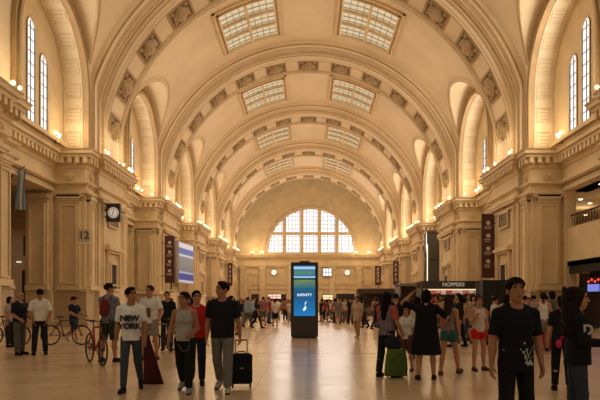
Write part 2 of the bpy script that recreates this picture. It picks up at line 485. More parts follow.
    # panel mouldings on the vault crown between the skylights
# ribs
RH = [(2.95,14.3),(2.95,13.72),(2.88,13.72),(2.88,13.6),(2.74,13.52),(2.7,13.62),(2.42,13.62),(2.42,13.5),(2.34,13.5),(2.34,13.38),(2.2,13.3),(2.12,13.3),(2.12,13.36),(1.78,13.34),(1.78,13.2),(1.7,13.12),(1.64,12.92),(1.56,12.92),(1.5,12.82),(1.36,12.82),(1.3,12.9),(1.24,12.9),(1.24,13.02)]
RIBP = [(-a_, b_) for a_, b_ in RH]+RH[::-1]
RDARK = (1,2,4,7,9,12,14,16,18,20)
def ribx(R, th):
    base = 12.62+(R-12.8)*.36
    return min(base, R*cos(th))
for i, c in enumerate(PC):
    m = MB(); rows = []; n = 96
    for k in range(n+1):
        th = pi*k/n
        row = []
        for dy, R in RIBP:
            x = ribx(R, th if th <= pi/2 else pi-th)
            row.append((x if th <= pi/2 else -x, c+dy, Z0+R*sin(th)))
        rows.append(row)
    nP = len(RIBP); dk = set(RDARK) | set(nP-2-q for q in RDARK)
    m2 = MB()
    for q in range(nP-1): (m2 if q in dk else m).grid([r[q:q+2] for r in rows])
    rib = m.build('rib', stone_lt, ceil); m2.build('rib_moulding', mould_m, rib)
    for k in range(13):
        th = pi/2+(k-6)*R_(13.3)
        R = 13.0
        xx = ribx(R, min(th, pi-th)); xx = xx if th < pi/2 else -xx
        ctr = Vector((xx, c, Z0+R*sin(th)))
        steep = abs(xx) > 12.6
        nrm = Vector((-cos(th), 0, -sin(th))); tg = Vector((-sin(th), 0, cos(th)))
        def mp(u, v, t, ctr=ctr, tg=tg, nrm=nrm):
            p = ctr+tg*u+Vector((0,v,0))+nrm*t; return (p.x, p.y, p.z)
        f = MB(); f.frame(mp, -.95, .95, -1.1, 1.1, .1, -.08, .06); f.frame(mp, -.82, .82, -.96, .96, .05, -.05, .1)
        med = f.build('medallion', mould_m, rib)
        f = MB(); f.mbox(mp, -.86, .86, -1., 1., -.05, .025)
        # carved cartouche: a lobed oval boss with ridges
        f2 = MB()
        for (ru, rv, t0, t1) in ((.6, .7, .02, .2), (.44, .52, .14, .3), (.2, .24, .3, .36)):
            nn = 16
            f2.grid([[mp(ru*q*(1+.13*cos(4*2*pi*j/nn))*cos(2*pi*j/nn), rv*q*(1+.13*cos(4*2*pi*j/nn))*sin(2*pi*j/nn), t) for j in range(nn)] for q, t in ((1.,t0),(.92,t1),(.02,t1))], True)
        for su in (-1, 1):
            for sv in (-1, 1): f2.grid([[mp(su*.58+.17*q*cos(2*pi*j/8), sv*.6+.17*q*sin(2*pi*j/8), t) for j in range(8)] for q, t in ((1, .02), (.7, .1), (.05, .12))], True)
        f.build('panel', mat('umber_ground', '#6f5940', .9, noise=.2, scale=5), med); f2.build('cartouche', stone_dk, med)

# --------------------------------------------------------------- end wall
ew = empty('wall_end', (0,0,0), kind='structure')
EC = .5
mpe = lambda u, v, t: (u, YEND-t, v)
m = MB()
vt = lambda u: Z0+sqrt(max(0, 15*15-u*u))
RW = 8.1; ZS = 10.75
archz = lambda u: ZS+sqrt(max(0, RW*RW-(u-EC)**2))
m.slab(mpe, -15, EC-RW, lambda u: 0, vt, 10, 0, -.8)
m.slab(mpe, EC+RW, 15, lambda u: 0, vt, 10, 0, -.8)
m.slab(mpe, EC-RW, EC+RW, archz, vt, 48, 0, -.8)
m.slab(mpe, EC-RW, EC+RW, lambda u: 0, lambda u: ZS, 2, 0, -.8)
m.box(-22.3, -15, YEND, YEND+.8, 0, 10.3); m.box(15, 22.3, YEND, YEND+.8, 0, 10.3)
# arch mouldings
for (ra, rb, t1) in ((RW, RW+.35, .3), (RW+.6, RW+.8, .2), (RW+1.5, RW+1.65, .12)):
    rws = []
    for k in range(41):
        th = pi*k/40; rws.append([mpe(EC+r*cos(th), ZS+r*sin(th), t) for r, t in ((ra,0),(ra,t1),(rb,t1),(rb,0))])
    m.grid(rws)
# cornice and pilasters
cc = [(o, z) for o, z in CORN[6:]]
m.sweep([(13.6, YEND), (-13.6, YEND)], [(o*1.1, z-.15) for o, z in cc])
m.mbox(mpe, -13.6, 13.6, 8.0, 8.2, 0, .3)
for u in (-12.2, -8.6, -3.4, 4.4, 9.4, 12.3):
    m.mbox(mpe, u-.55, u+.55, 0, 8.0, 0, .35); m.mbox(mpe, u-.7, u+.7, 7.5, 7.9, 0, .45); m.mbox(mpe, u-.7, u+.7, 0, .8, 0, .45)
m.mbox(mpe, -13, 13, 3.9, 4.15, 0, .25)
m.mbox(mpe, -13, 13, 4.5, 4.6, 0, .12)
for (a, b) in ((-11.2, -9.4), (-8, -4), (-2.9, 3.8), (5.0, 8.8)):
    m.frame(mpe, a, b, 4.8, 6.7, .12, 0, .1)
m.frame(mpe, -10.95, -8.95, 0, 3.2, .25, 0, .3)
m.mbox(mpe, -10.9, -9.0, 3.2, 3.5, 0, .4)
end_main = m.build('end_wall_face', stone, ew)
MB().mbox(mpe, -10.7, -9.2, 0, 2.9, .01, .06).build('end_door', dkwood, end_main)
MB().mbox(mpe, -7.3, -4.2, 0, 2.9, .01, .06).build('end_opening', dkwood, end_main)
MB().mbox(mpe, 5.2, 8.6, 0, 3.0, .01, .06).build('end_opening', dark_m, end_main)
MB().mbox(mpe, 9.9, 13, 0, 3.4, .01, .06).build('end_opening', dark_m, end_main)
e = empty(win_name(), (0,0,0), kind='structure')
f = MB()
for u in (-5.0, -1.75, 1.55, 4.8):
    f.mbox(lambda a, b, t: mpe(a+EC, b, t), u-.32, u+.32, ZS, archz(u+EC)+.05, -.5, .1)
f.mbox(mpe, EC-RW+.05, EC+RW-.05, 14.0, 14.5, -.5, .12)
f.build('mullions', stone, e)
f = MB()
for u in np.arange(-RW+.6, RW, .66): f.mbox(mpe, EC+u-.035, EC+u+.035, ZS, archz(EC+u), -.62, -.56)
for v in np.arange(ZS+.7, ZS+RW, .75):
    hw = sqrt(RW*RW-(v-ZS)**2); f.mbox(mpe, EC-hw, EC+hw, v-.03, v+.03, -.62, -.56)
f.build('window_bars', bar_m, e)
MB().slab(mpe, EC-RW, EC+RW, lambda u: ZS, archz, 40, -.68, -.64).build('pane', glass_day, e)
# ------------------------------------------------------------------ figures: smooth-blended implicit bodies
class Fld:
    def __init__(s, lo, hi, h):
        s.lo = np.array(lo, float)-2*h; s.h = h
        s.n = np.ceil((np.array(hi)-s.lo)/h).astype(int)+3
        s.f = np.full(s.n, .3, np.float32)
        s.ax = [(s.lo[i]+h*np.arange(s.n[i])).astype(np.float32) for i in range(3)]
    def sub(s, lo, hi):
        sl = []
        for i in range(3):
            a = int(max(0, (lo[i]-s.lo[i])/s.h)); b = int(min(s.n[i], (hi[i]-s.lo[i])/s.h+2))
            if b <= a: return None, None
            sl.append(slice(a, b))
        return tuple(sl), (s.ax[0][sl[0]][:,None,None], s.ax[1][sl[1]][None,:,None], s.ax[2][sl[2]][None,None,:])
    def apply(s, prim, k=.03, op='u'):
        lo, hi = prim['bb']; mg = .05+k
        sl, P = s.sub([v-mg for v in lo], [v+mg for v in hi])
        if sl is None: return
        d = prim['fn'](*P)
        for (pt, n) in prim.get('clip', []):
            d = np.maximum(d, (P[0]-pt[0])*n[0]+(P[1]-pt[1])*n[1]+(P[2]-pt[2])*n[2])
        f = s.f[sl]
        if op == 'u':
            hh = np.clip(.5+.5*(f-d)/k, 0, 1); s.f[sl] = f*(1-hh)+d*hh-k*hh*(1-hh)
        elif op == 's': s.f[sl] = np.maximum(f, -d)
def cone(a, b, ra, rb, clip=()):
    a = np.array(a, float); b = np.array(b, float); ab = b-a; L2 = max(1e-9, float(ab@ab)); r = max(ra, rb)
    def fn(X, Y, Z):
        px, py, pz = X-a[0], Y-a[1], Z-a[2]
        t = np.clip((px*ab[0]+py*ab[1]+pz*ab[2])/L2, 0, 1)
        return np.sqrt((px-ab[0]*t)**2+(py-ab[1]*t)**2+(pz-ab[2]*t)**2)-(ra+(rb-ra)*t)
    return dict(fn=fn, bb=(np.minimum(a, b)-r, np.maximum(a, b)+r), clip=list(clip))
def ell(c, r, M=None, clip=()):
    c = np.array(c, float); rm = max(r)
    I = np.eye(3) if M is None else np.array(M.transposed())
    def fn(X, Y, Z):
        x, y, z = X-c[0], Y-c[1], Z-c[2]
        if M is not None: x, y, z = (I[i][0]*x+I[i][1]*y+I[i][2]*z for i in range(3))
        k0 = np.sqrt((x/r[0])**2+(y/r[1])**2+(z/r[2])**2); k1 = np.sqrt((x/r[0]**2)**2+(y/r[1]**2)**2+(z/r[2]**2)**2)+1e-6
        return k0*(k0-1)/k1
    return dict(fn=fn, bb=(c-rm, c+rm), clip=list(clip))
def ecyl(c0, c1, r0, r1, fold=0., nf=9):      # elliptical column between z of c0 and c1
    z0, z1 = c0[2], c1[2]; rm = max(r0+r1)
    def fn(X, Y, Z):
        t = np.clip((Z-z0)/(z1-z0), 0, 1)
        x = X-(c0[0]+(c1[0]-c0[0])*t); y = Y-(c0[1]+(c1[1]-c0[1])*t)
        rx = r0[0]+(r1[0]-r0[0])*t; ry = r0[1]+(r1[1]-r0[1])*t
        q = np.sqrt((x/rx)**2+(y/ry)**2)
        if fold: q = q+fold*(1-t)*np.sin(nf*np.arctan2(y, x))
        return np.maximum((q-1)*np.minimum(rx, ry), np.maximum(z0-Z, Z-z1)+0*x)
    lo = np.array([min(c0[0], c1[0])-rm, min(c0[1], c1[1])-rm, min(z0, z1)]); hi = np.array([max(c0[0], c1[0])+rm, max(c0[1], c1[1])+rm, max(z0, z1)])
    return dict(fn=fn, bb=(lo, hi), clip=[])
def surfnet(F_):
    f = F_.f; sg = f < 0
    n = np.array(f.shape)-1
    cs = [(i, j, k) for i in (0,1) for j in (0,1) for k in (0,1)]
    cnt = np.zeros(n, np.int8)
    for (i, j, k) in cs: cnt += sg[i:i+n[0], j:j+n[1], k:k+n[2]]
    mix = (cnt > 0) & (cnt < 8)
    I, J, K = np.nonzero(mix)
    idx = np.full(n, -1, np.int64); idx[I, J, K] = np.arange(len(I))
    vals = {c: f[I+c[0], J+c[1], K+c[2]] for c in cs}
    acc = np.zeros((len(I), 3)); w = np.zeros(len(I))
    for a in cs:
        for ax in range(3):
            if a[ax]: continue
            b = list(a); b[ax] = 1; b = tuple(b)
            va, vb = vals[a], vals[b]; m = (va < 0) != (vb < 0)
            t = np.where(m, va/np.where(m, va-vb, 1), 0)
            p = np.tile(np.array(a, float), (len(I), 1)); p[:, ax] = t
            acc[m] += p[m]; w += m
    v = (np.stack([I, J, K], 1)+acc/w[:, None])*F_.h+F_.lo
    fs = []
    for ax in range(3):
        o1, o2 = (ax+1) % 3, (ax+2) % 3
        s0 = [slice(None)]*3; s1 = [slice(None)]*3
        s0[ax] = slice(0, -1); s1[ax] = slice(1, None)
        A_, B_ = sg[tuple(s0)], sg[tuple(s1)]
        E = np.stack(np.nonzero(A_ != B_), 1)
        ok = (E[:, o1] > 0) & (E[:, o2] > 0) & (E[:, o1] < n[o1]) & (E[:, o2] < n[o2]); E = E[ok]
        fl_ = A_[E[:,0], E[:,1], E[:,2]]
        def g(d1, d2):
            q = E.copy(); q[:, o1] += d1; q[:, o2] += d2; return idx[q[:,0], q[:,1], q[:,2]]
        Q = np.stack([g(-1,-1), g(0,-1), g(0,0), g(-1,0)], 1)
        Q[~fl_] = Q[~fl_][:, ::-1]; fs.append(Q)
    return v, np.concatenate(fs)
def fmesh(name, prims, h, m, parent=None, scale=1., subs=(), relax=1, zoff=0.):
    lo = np.min([p[0]['bb'][0] for p in prims], 0)-.03; hi = np.max([p[0]['bb'][1] for p in prims], 0)+.03
    F_ = Fld(lo, hi, h)
    for p, k in prims: F_.apply(p, k)
    for p in subs: F_.apply(p, .01, 's')
    v, q = surfnet(F_)
    if not len(v): v = np.zeros((1,3)); q = np.zeros((0,4), int)
    v = v.copy(); v[:, 2] += zoff; v = v*scale
    me = bpy.data.meshes.new(name)
    me.vertices.add(len(v)); me.vertices.foreach_set('co', v.astype(np.float32).ravel())
    me.loops.add(len(q)*4); me.loops.foreach_set('vertex_index', q.astype(np.int32).ravel())
    me.polygons.add(len(q)); me.polygons.foreach_set('loop_start', np.arange(0, len(q)*4, 4, dtype=np.int32))
    me.polygons.foreach_set('use_smooth', np.ones(len(q), bool))
    me.update(calc_edges=True); me.validate()
    me.materials.append(m)
    o = bpy.data.objects.new(name, me); C.objects.link(o)
    if parent: o.parent = parent
    return o
def cloth(col): return mat('fabric_'+(col.lstrip('#')), col, .92, noise=.12, scale=14, spec=.2)
SK = {'a': '#b57f5c', 'b': '#a06d4c', 'c': '#c7926e'}
def skin(k): return mat('skin_'+k, SK[k], .55, spec=.35)
HC = {'black': '#17110e', 'brown': '#35221a', 'grey': '#8e8880', 'dkbrown': '#241814'}
def hairm(k): return mat('hair_'+k, HC[k], .9, spec=.15, noise=.25, scale=40)

def V(*a): return np.array(a, float)
def nrm(v): v = np.array(v, float); return v/np.linalg.norm(v)
DEF_ARM = ((.16, -.03, -1), (.07, .22, -1))
def person(label, x=0, d=10, H=1.7, rz=0, g='m', b=1., sk='a', hair='short', hc='black', hy=0, hp=0,
           top=('tee', '#888888'), bot=('trousers', '#222222'), shoes='#1c1a19', legs=((0,0,2),(0,0,2)), arms=(DEF_ARM, DEF_ARM),
           h=.012, group=None, face=True, lean=0, sole='#2a2826', curl=.5, cat='person', z=0., short_hem=None, loc=None, root_name='person'):
    e = empty(root_name, (x, d, z), R_(rz), label, cat, group)
    sc = H/1.75
    fem = g == 'f'
    sw = (.165 if fem else .19)*b**.5; hw = .09*b**.5
    tw = (.145 if fem else .165)*b; td = (.105 if fem else .115)*b
    prims = []
    # joints
    J = {}
    zs = []
    for i, s in enumerate((-1, 1)):
        f, kb, ab = legs[i]; f, kb, ab = R_(f), R_(kb), R_(ab)
        hip = V(s*hw, 0, .92)
        kn = hip+.43*V(s*sin(ab), -sin(f), -cos(f)*cos(ab))
        f2 = f-kb
        an = kn+.42*V(s*sin(ab)*.6, -sin(f2), -cos(f2))
        pit = max(0, -f2*.75) if f2 < -.35 else 0
        fd = V(s*.16, -cos(pit), -sin(pit)); fd = fd/np.linalg.norm(fd)
        toe = an+V(0,0,-.05)+fd*.165; heel = an+V(0,.03,-.045)
        J[s] = (hip, kn, an, toe, heel, fd); zs += [an[2]-.085, toe[2]-.032]
    dz = -min(zs)
    up = lambda p: V(p[0], p[1], p[2])
    ln = R_(lean)
    def T(p):     # torso lean about the hips
        p = np.array(p, float); y, zz = p[1], p[2]-.95
        return V(p[0], y*cos(ln)-zz*sin(ln), .95+y*sin(ln)+zz*cos(ln))
    ML = Matrix.Rotation(ln, 3, 'X')
    # body
    leg = {}
    for s in (-1, 1):
        hip, kn, an, toe, heel, fd = J[s]
        leg[s] = [(hip+V(0,.01,-.02), kn, .088*b**.5, .055), (kn, kn+(an-kn)*.35+V(0,.012,0), .053, .056), (kn+(an-kn)*.35+V(0,.012,0), an, .056, .036)]
        for q in leg[s]: prims.append((cone(*q), .025))
        prims += [(cone(heel, toe-V(0,0,.0), .036, .028), .02), (ell((heel+toe)/2+V(0,0,.012), (.042,.06,.035)), .02)]
    prims += [(ell(V(0,.01,.93), ((.165 if fem else .155)*b, .118*b, .12)), .03)]
    tor = [ell(T((0,-.0,1.08)), (tw*.92, td*.95, .17), ML), ell(T((0,-.005,1.27)), (tw*1.03, td*1.05, .2), ML), cone(T((-sw*.7,.01,1.385)), T((sw*.7,.01,1.385)), .058, .058)]
    trap = [cone(T((s*.035,.015,1.475)), T((s*sw*.8,.01,1.415)), .04, .04) for s in (-1, 1)]
    prims += [(p, .03) for p in tor+trap]
    if fem:
        for s in (-1, 1): prims.append((ell(T((s*.068,-.085*b,1.27)), (.058,.05,.06)), .03))
    neck = T((0,.012,1.41)); nt = T((0,-.008,1.55))
    prims.append((cone(neck, nt, .058 if not fem else .05, .052 if not fem else .045), .03))
    arm = {}
    for i, s in enumerate((-1, 1)):
        ua, fa = arms[i]
        ua = nrm((s*ua[0], -ua[1], ua[2])); fa = nrm((s*fa[0], -fa[1], fa[2]))
        sh = T((s*sw, .01, 1.39)); el = sh+ua*.285; wr = el+fa*.245
        arm[s] = (sh, el, wr, fa, ua)
        prims += [(ell(sh+V(0,0,-.005), (.055*b**.4,)*3), .02), (cone(sh, el, .052*b**.5, .04), .025), (cone(el, el+fa*.08, .04, .042), .02), (cone(el+fa*.08, wr, .042, .027), .02)]
        # hand: palm, four bent fingers and a thumb
        n = nrm(V(-s, 0, 0)-fa*(V(-s,0,0)@fa)) if abs(fa[0]) < .9 else nrm(V(0,0,-1)-fa*(-fa[2]))
        wv = np.cross(fa, n); wv = nrm(wv)
        if wv[1] > 0: wv = -wv
        M = Matrix([list(wv), list(n), list(fa)]).transposed()
        prims.append((ell(wr+fa*.05, (.041, .018, .052), M), .02))
        c = curl
        for j, L in enumerate((.074, .082, .076, .06)):
            base = wr+fa*.082+wv*(1.5-j)*.0215
            m1 = base+nrm(fa+n*c*.7)*L*.52; m2 = m1+nrm(fa+n*c*2.2)*L*.48
            prims += [(cone(base, m1, .0095, .009), .005), (cone(m1, m2, .009, .0075), .004)]
        tb = wr+fa*.03+wv*.034; t1 = tb+nrm(fa*.8+wv*.75+n*.3)*.038; t2 = t1+nrm(fa+n*.5+wv*.1)*.032
        prims += [(cone(tb, t1, .013, .011), .008), (cone(t1, t2, .011, .009), .004)]
    # head
    MH = ML @ Matrix.Rotation(R_(hy), 3, 'Z') @ Matrix.Rotation(R_(hp), 3, 'X')
    piv = Vector((0, .0, 1.54))
    HS = 1.08
    def hell(c, r, M=None, clip=()): return ell(c, [q_*HS for q_ in r], M, clip)
    def Hd(p):
        q = MH @ (Vector(p)-piv)*HS-Vector((0,0,.018)); o = T((0,0,1.54)); return V(q.x+o[0], q.y+o[1], q.z+o[2])
    hd = [(hell(Hd((0,.004,1.662)), (.075,.094,.09), MH), .015), (hell(Hd((0,-.028,1.60)), (.06,.066,.084), MH), .02),
          (hell(Hd((0,-.05,1.535)), (.03,.032,.022), MH), .015),
          (cone(Hd((0,-.092,1.645)), Hd((0,-.112,1.608)), .008, .0135), .01),
          (hell(Hd((0,-.088,1.572)), (.026,.014,.012), MH), .008), (hell(Hd((0,-.083,1.682)), (.05,.016,.012), MH), .012)]
    for s in (-1, 1): hd += [(hell(Hd((s*.077,.01,1.63)), (.01,.02,.032), MH), .006)]
    prims += hd
    esub = [hell(Hd((s*.032,-.104,1.655)), (.017,.012,.011), MH) for s in (-1, 1)] if h < .013 else []
    body = fmesh('body', prims, h, skin(sk), e, sc, subs=esub, zoff=dz)
    P = dict(h=h, parent=e, scale=sc, zoff=dz)
    if face and h < .013:
        for s in (-1, 1):
            fmesh('eye', [(hell(Hd((s*.032,-.086,1.655)), (.016,.012,.009), MH), .003)], .004, mat('eye_dark', '#2a211d', .3), e, sc, zoff=dz)
        for s in (-1, 1):
            fmesh('eyebrow', [(cone(Hd((s*.016,-.098,1.679)), Hd((s*.052,-.084,1.679)), .0055, .004), .003)], .004, hairm(hc if hc != 'grey' else 'grey'), e, sc, zoff=dz)
        fmesh('mouth', [(hell(Hd((0,-.1,1.574)), (.024,.006,.0065), MH), .003)], .004, mat('lips', '#8f4f42', .5), e, sc, zoff=dz)
    # hair
    hh = max(.008, h*.9)
    face_cut = [hell(Hd((0,-.11,1.612)), (.074,.085,.098), MH)]
    hp_ = [(hell(Hd((0,.012,1.672)), (.084,.1,.09), MH, clip=[(Hd((0,0,1.60)), -np.array(MH @ Vector((0,-.25,1))))]), .01)]
    if hair == 'bald':
        hp_ = [(hell(Hd((0,.02,1.64)), (.083,.093,.06), MH, clip=[(Hd((0,0,1.685)), np.array(MH @ Vector((0,0,1)))), (Hd((0,0,1.585)), np.array(MH @ Vector((0,0,-1))))]), .01)]
    elif hair == 'short' : hp_.append((hell(Hd((0,-.03,1.738)), (.052,.055,.024), MH), .015))
    elif hair == 'bob': hp_ += [(hell(Hd((0,.03,1.62)), (.098,.085,.12), MH), .02)]
    elif hair in ('long', 'curly', 'pony', 'bun'):
        hp_.append((hell(Hd((0,.03,1.66)), (.088,.092,.1), MH), .02))
    if hair == 'long':
        hp_ += [(cone(Hd((0,.05,1.64)), T((0,.1,1.42)), .082, .075), .04), (cone(T((0,.1,1.42)), T((0,.125,1.22)), .08, .05), .03)]
        for s in (-1, 1): hp_.append((cone(Hd((s*.06,.01,1.64)), T((s*.1,.03,1.36)), .035, .022), .02))
    if hair == 'curly':
        rr = random.Random(3)
        hp_ += [(hell(Hd((0,.055,1.64)), (.125,.12,.13), MH), .03), (ell(T((0,.085,1.46)), (.15,.1,.17)), .05), (ell(T((0,.11,1.3)), (.13,.07,.14)), .05)]
        for k in range(90):
            a_ = rr.uniform(-.3, pi+.3); zz = rr.uniform(1.2, 1.74); rad = .13 if zz < 1.6 else .11
            hp_.append((ell(T((cos(a_)*rad*1.15, .06+sin(a_)*rad*.85, zz)), (.026,.026,.036)), .005))
        face_cut = [hell(Hd((0,-.13,1.61)), (.075,.11,.1), MH)]
    if hair == 'pony': hp_ += [(cone(Hd((0,.1,1.70)), Hd((0,.14,1.66)), .03, .04), .02), (cone(Hd((0,.14,1.66)), Hd((0,.125,1.46)), .038, .015), .02)]
    if hair == 'bun': hp_.append((hell(Hd((0,.07,1.755)), (.05,.05,.045), MH), .01))
    fmesh('cap' if hair == 'cap' else 'hair', hp_, hh, hairm(hc), e, sc, subs=face_cut, zoff=dz)
    # top
    def sleeve(s, t, infl, tip=.0):
        sh, el, wr, fa, ua = arm[s]; L = []
        if t <= 1:
            end = sh+(el-sh)*t; L.append((cone(sh, el, .05*b**.5+infl, .045+infl+tip, clip=[(end, nrm(el-sh))]), .02))
        else:
            L.append((cone(sh, el, .05*b**.5+infl, .043+infl), .02)); end = el+(wr-el)*(t-1)
            L.append((cone(el, wr, .043+infl, .03+infl, clip=[(end, nrm(wr-el))]), .02))
        L.append((ell(sh+V(0,0,-.012), (.056*b**.4+infl,)*3), .015))
        return L
    kind, col = top[0], top[1]
    hem = {'tee': .86, 'long_tee': .80, 'shirt': .9, 'jacket': .84, 'tank': .9, 'blouse': .88, 'tunic': .72}.get(kind, .9)
    infl = {'tank': .008, 'jacket': .022}.get(kind, .016)
    tp = []
    for p, k in ((ell(T((0,-.0,1.08)), (tw*.92+infl, td*.95+infl, .19), ML), .04), (ell(T((0,-.005,1.27)), (tw*1.03+infl, td*1.05+infl, .2), ML), .04),
                 (cone(T((-sw*.7,.01,1.385)), T((sw*.7,.01,1.385)), .056+infl*.6, .056+infl*.6), .02)): tp.append((p, k))
    for s in (-1, 1): tp.append((cone(T((s*.05,.015,1.465)), T((s*sw*.8,.01,1.41)), .036+infl*.6, .042+infl*.5), .02))
    if fem:
        for s in (-1, 1): tp.append((ell(T((s*.068,-.085*b,1.27)), (.058+infl,.05+infl,.06+infl)), .03))
    if kind == 'dress':
        dh = top[2] if len(top) > 2 else .5
        w0 = (top[3] if len(top) > 3 else .24)*b
        tp += [(ecyl((0,.01,dh), (0,.0,1.2), (w0, w0*.72), (tw*1.05+.01, td*1.1+.015), .03, 7), .03)]
    else:
        rr0 = ((.17 if fem else .165)*b+infl, .125*b+infl)
        if lean == 0: tp.append((ecyl((0,.008,hem), (0,0,1.12), rr0, (tw*.98+infl, td+infl), .02, 6), .03))
        else: tp.append((ell(V(0,.01,.96), (rr0[0], rr0[1], .12)), .03))
    sl = {'tee': .75, 'long_tee': .8, 'shirt': .85, 'jacket': 1.95, 'tank': 0, 'blouse': .7, 'tunic': .8, 'dress': top[4] if len(top) > 4 else .7}.get(kind, .7)
    if sl:
        for s in (-1, 1): tp += sleeve(s, sl, infl*.7, .008 if sl < 1 else 0)
    subs = [ell(T((0,-.045,1.49)), (.07 if not fem else .085, .085, .06), ML)]
    if kind == 'tank' or (kind == 'dress' and sl == 0):
        for s in (-1, 1): subs.append(ell(T((s*(sw+.03),.01,1.39)), (.075,.12,.1), ML))
    top_o = fmesh('dress' if kind == 'dress' else ('jacket' if kind == 'jacket' else ('tank_top' if kind == 'tank' else 'shirt')), tp, h, cloth(col), e, sc, subs=subs, zoff=dz)
    # bottom
    bk = bot[0]
    if bk != 'none':
        bp = [(ell(V(0,.01,.93), ((.165 if fem else .155)*b+.01, .118*b+.01, .125), clip=[((0,0,1.0), (0,0,1))]), .03)]
        for s in (-1, 1):
            lg = leg[s]; hip, kn, an = J[s][:3]
            t = {'trousers': 2, 'jeans': 2, 'slim': 2, 'shorts': .8, 'short_shorts': .42, 'bermuda': 1.0, 'skirt': .5, 'capri': 1.6}[bk]
            w_ = {'trousers': .014, 'jeans': .007, 'slim': .015, 'shorts': .026, 'short_shorts': .02, 'bermuda': .028, 'skirt': .03, 'capri': .01}[bk]
            if t <= 1:
                end = hip+(kn-hip)*t; bp.append((cone(lg[0][0], kn, lg[0][2]+w_, .055+w_+(.012 if t > .6 else .02), clip=[(end, nrm(kn-hip))]), .03))
            else:
                en = kn+(an-kn)*min(.97, t-1)
                bp.append((cone(lg[0][0], kn, lg[0][2]+w_*.7, .061+w_), .025))
                bp.append((cone(kn, an+(an-kn)*.08, .063+w_, (.052 if bk == 'trousers' else .043)+w_, clip=[(en, nrm(an-kn))]), .02))
        fmesh({'jeans': 'jeans', 'skirt': 'skirt'}.get(bk, 'shorts' if 'short' in bk or bk == 'bermuda' else 'trousers'), bp, h, cloth(bot[1]), e, sc, zoff=dz)
    # shoes
    for s in (-1, 1):
        hip, kn, an, toe, heel, fd = J[s]
        sp = [(cone(heel+V(0,0,-.002), toe+fd*.012, .045, .036), .02), (cone(heel+V(0,0,.0), an+V(0,0,-.01), .044, .042), .02), (ell((heel+toe)/2+V(0,0,.015), (.046,.07,.04)), .02)]
        so = fmesh('shoe', sp, max(h*.8, .009), cloth(shoes), e, sc, zoff=dz)
        if h < .013:
            a = heel+V(0,.03,-.042); c_ = toe+fd*.03+V(0,0,-.03)
            fmesh('sole', [(cone(heel+V(0,0,-.028), toe+fd*.012+V(0,0,-.016), .045, .037), .01)], .009, cloth(sole), so, sc, subs=[ell(heel+(toe-heel)*.5+V(0,0,.25), (.3,.4,.25*1.04))], zoff=dz)
    e['_sc'] = sc
    info = dict(e=e, arm={s: tuple(q*sc+V(0,0,dz*sc) if i_ < 3 else q for i_, q in enumerate(arm[s])) for s in arm}, top=top_o, sc=sc, dz=dz, body=body)
    del e['_sc']
    return info
def world_pt(info, p):
    e = info['e']; return Matrix.Translation(e.location) @ Matrix.Rotation(e.rotation_euler.z, 4, 'Z') @ Vector(p)
# ------------------------------------------------------------------ the people in the hall
def P(px, fy, **k):
    x, d = fromfoot(px, fy); return person(x=x, d=d, **k)
HANG = DEF_ARM
# --- front group, walking towards the camera
ny = P(131, 391, label='man in a white tee with bold NEW YORK lettering and ripped blue jeans, walking', H=1.70, rz=8, sk='b', hair='short', hy=42, hp=-4,
       top=('tee', '#e4e0d8'), bot=('jeans', '#3b434e'), shoes='#1b1a1a', legs=((14,4,1),(-13,26,2)), arms=(((.16,-.1,-1),(.08,.1,-1)), ((.16,.05,-1),(.08,.35,-1))), h=.009, b=.9)
text_obj('lettering', 'NEW\nYORK', .128, mat('print_black', '#17171a', .8), ny['top'], (0.0, -.15, 1.13), (pi/2, 0, 0), ext=.022, bold=.004, sx=1.02)
gy = P(184.5, 392, label='young woman in a grey tank top with earphone wire and black trousers, walking', H=1.62, rz=0, g='f', sk='b', hair='short', hc='dkbrown', hy=-25,
       top=('tank', '#a39b90'), bot=('trousers', '#191818'), shoes='#8d8a86', legs=((-13,26,1),(13,4,1)), arms=(((.3,-.05,-1),(.1,.25,-1)), ((.2,-.05,-1),(-.25,.8,-.35))), h=.009)
em = MB().tube([(-.02,-.10,1.40), (-.02,-.155,1.3), (.03,-.175,1.15), (.05,-.16,1.0), (.12,-.14,.92), (.1,-.14,.75), (.0,-.16,.72), (-.08,-.14,.85)], .0025, 5)
o = em.build('earphone_wire', mat('wire_grey','#a8a49c',.6), gy['e'], True); o.scale = (.93,)*3
MB().mbox(lambda u, v, t: (u, -t, v), -.07, .07, 1.2, 1.205, .14, .145).build('stitching', cloth('#6d675f'), gy['top']).scale = (.93,)*3
rd = P(196.5, 383.6, label='young man in a red tee walking behind the grey tank top and black shirt pair', H=1.66, rz=5, sk='a', hair='short', hy=15,
       top=('tee', '#b3221f'), bot=('slim', '#1d2230'), shoes='#1a1a1c', legs=((-12,22,2),(12,4,2)), arms=(HANG, ((.35,0,-1),(.1,.3,-1))), h=.010)
bk = P(222.5, 391.5, label='tall man in a black tee and grey trousers looking aside, pulling a suitcase', H=1.79, rz=-4, sk='b', hair='short', hy=-48, hp=-2,
       top=('tee', '#1a1a1d'), bot=('trousers', '#6f6a63'), shoes='#a8a29a', legs=((-13,24,2),(13,4,2)), arms=(((.16,-.05,-1),(.05,.2,-1)), ((.2,-.1,-1),(.08,-.1,-1))), h=.009, b=1.05, curl=1.0)
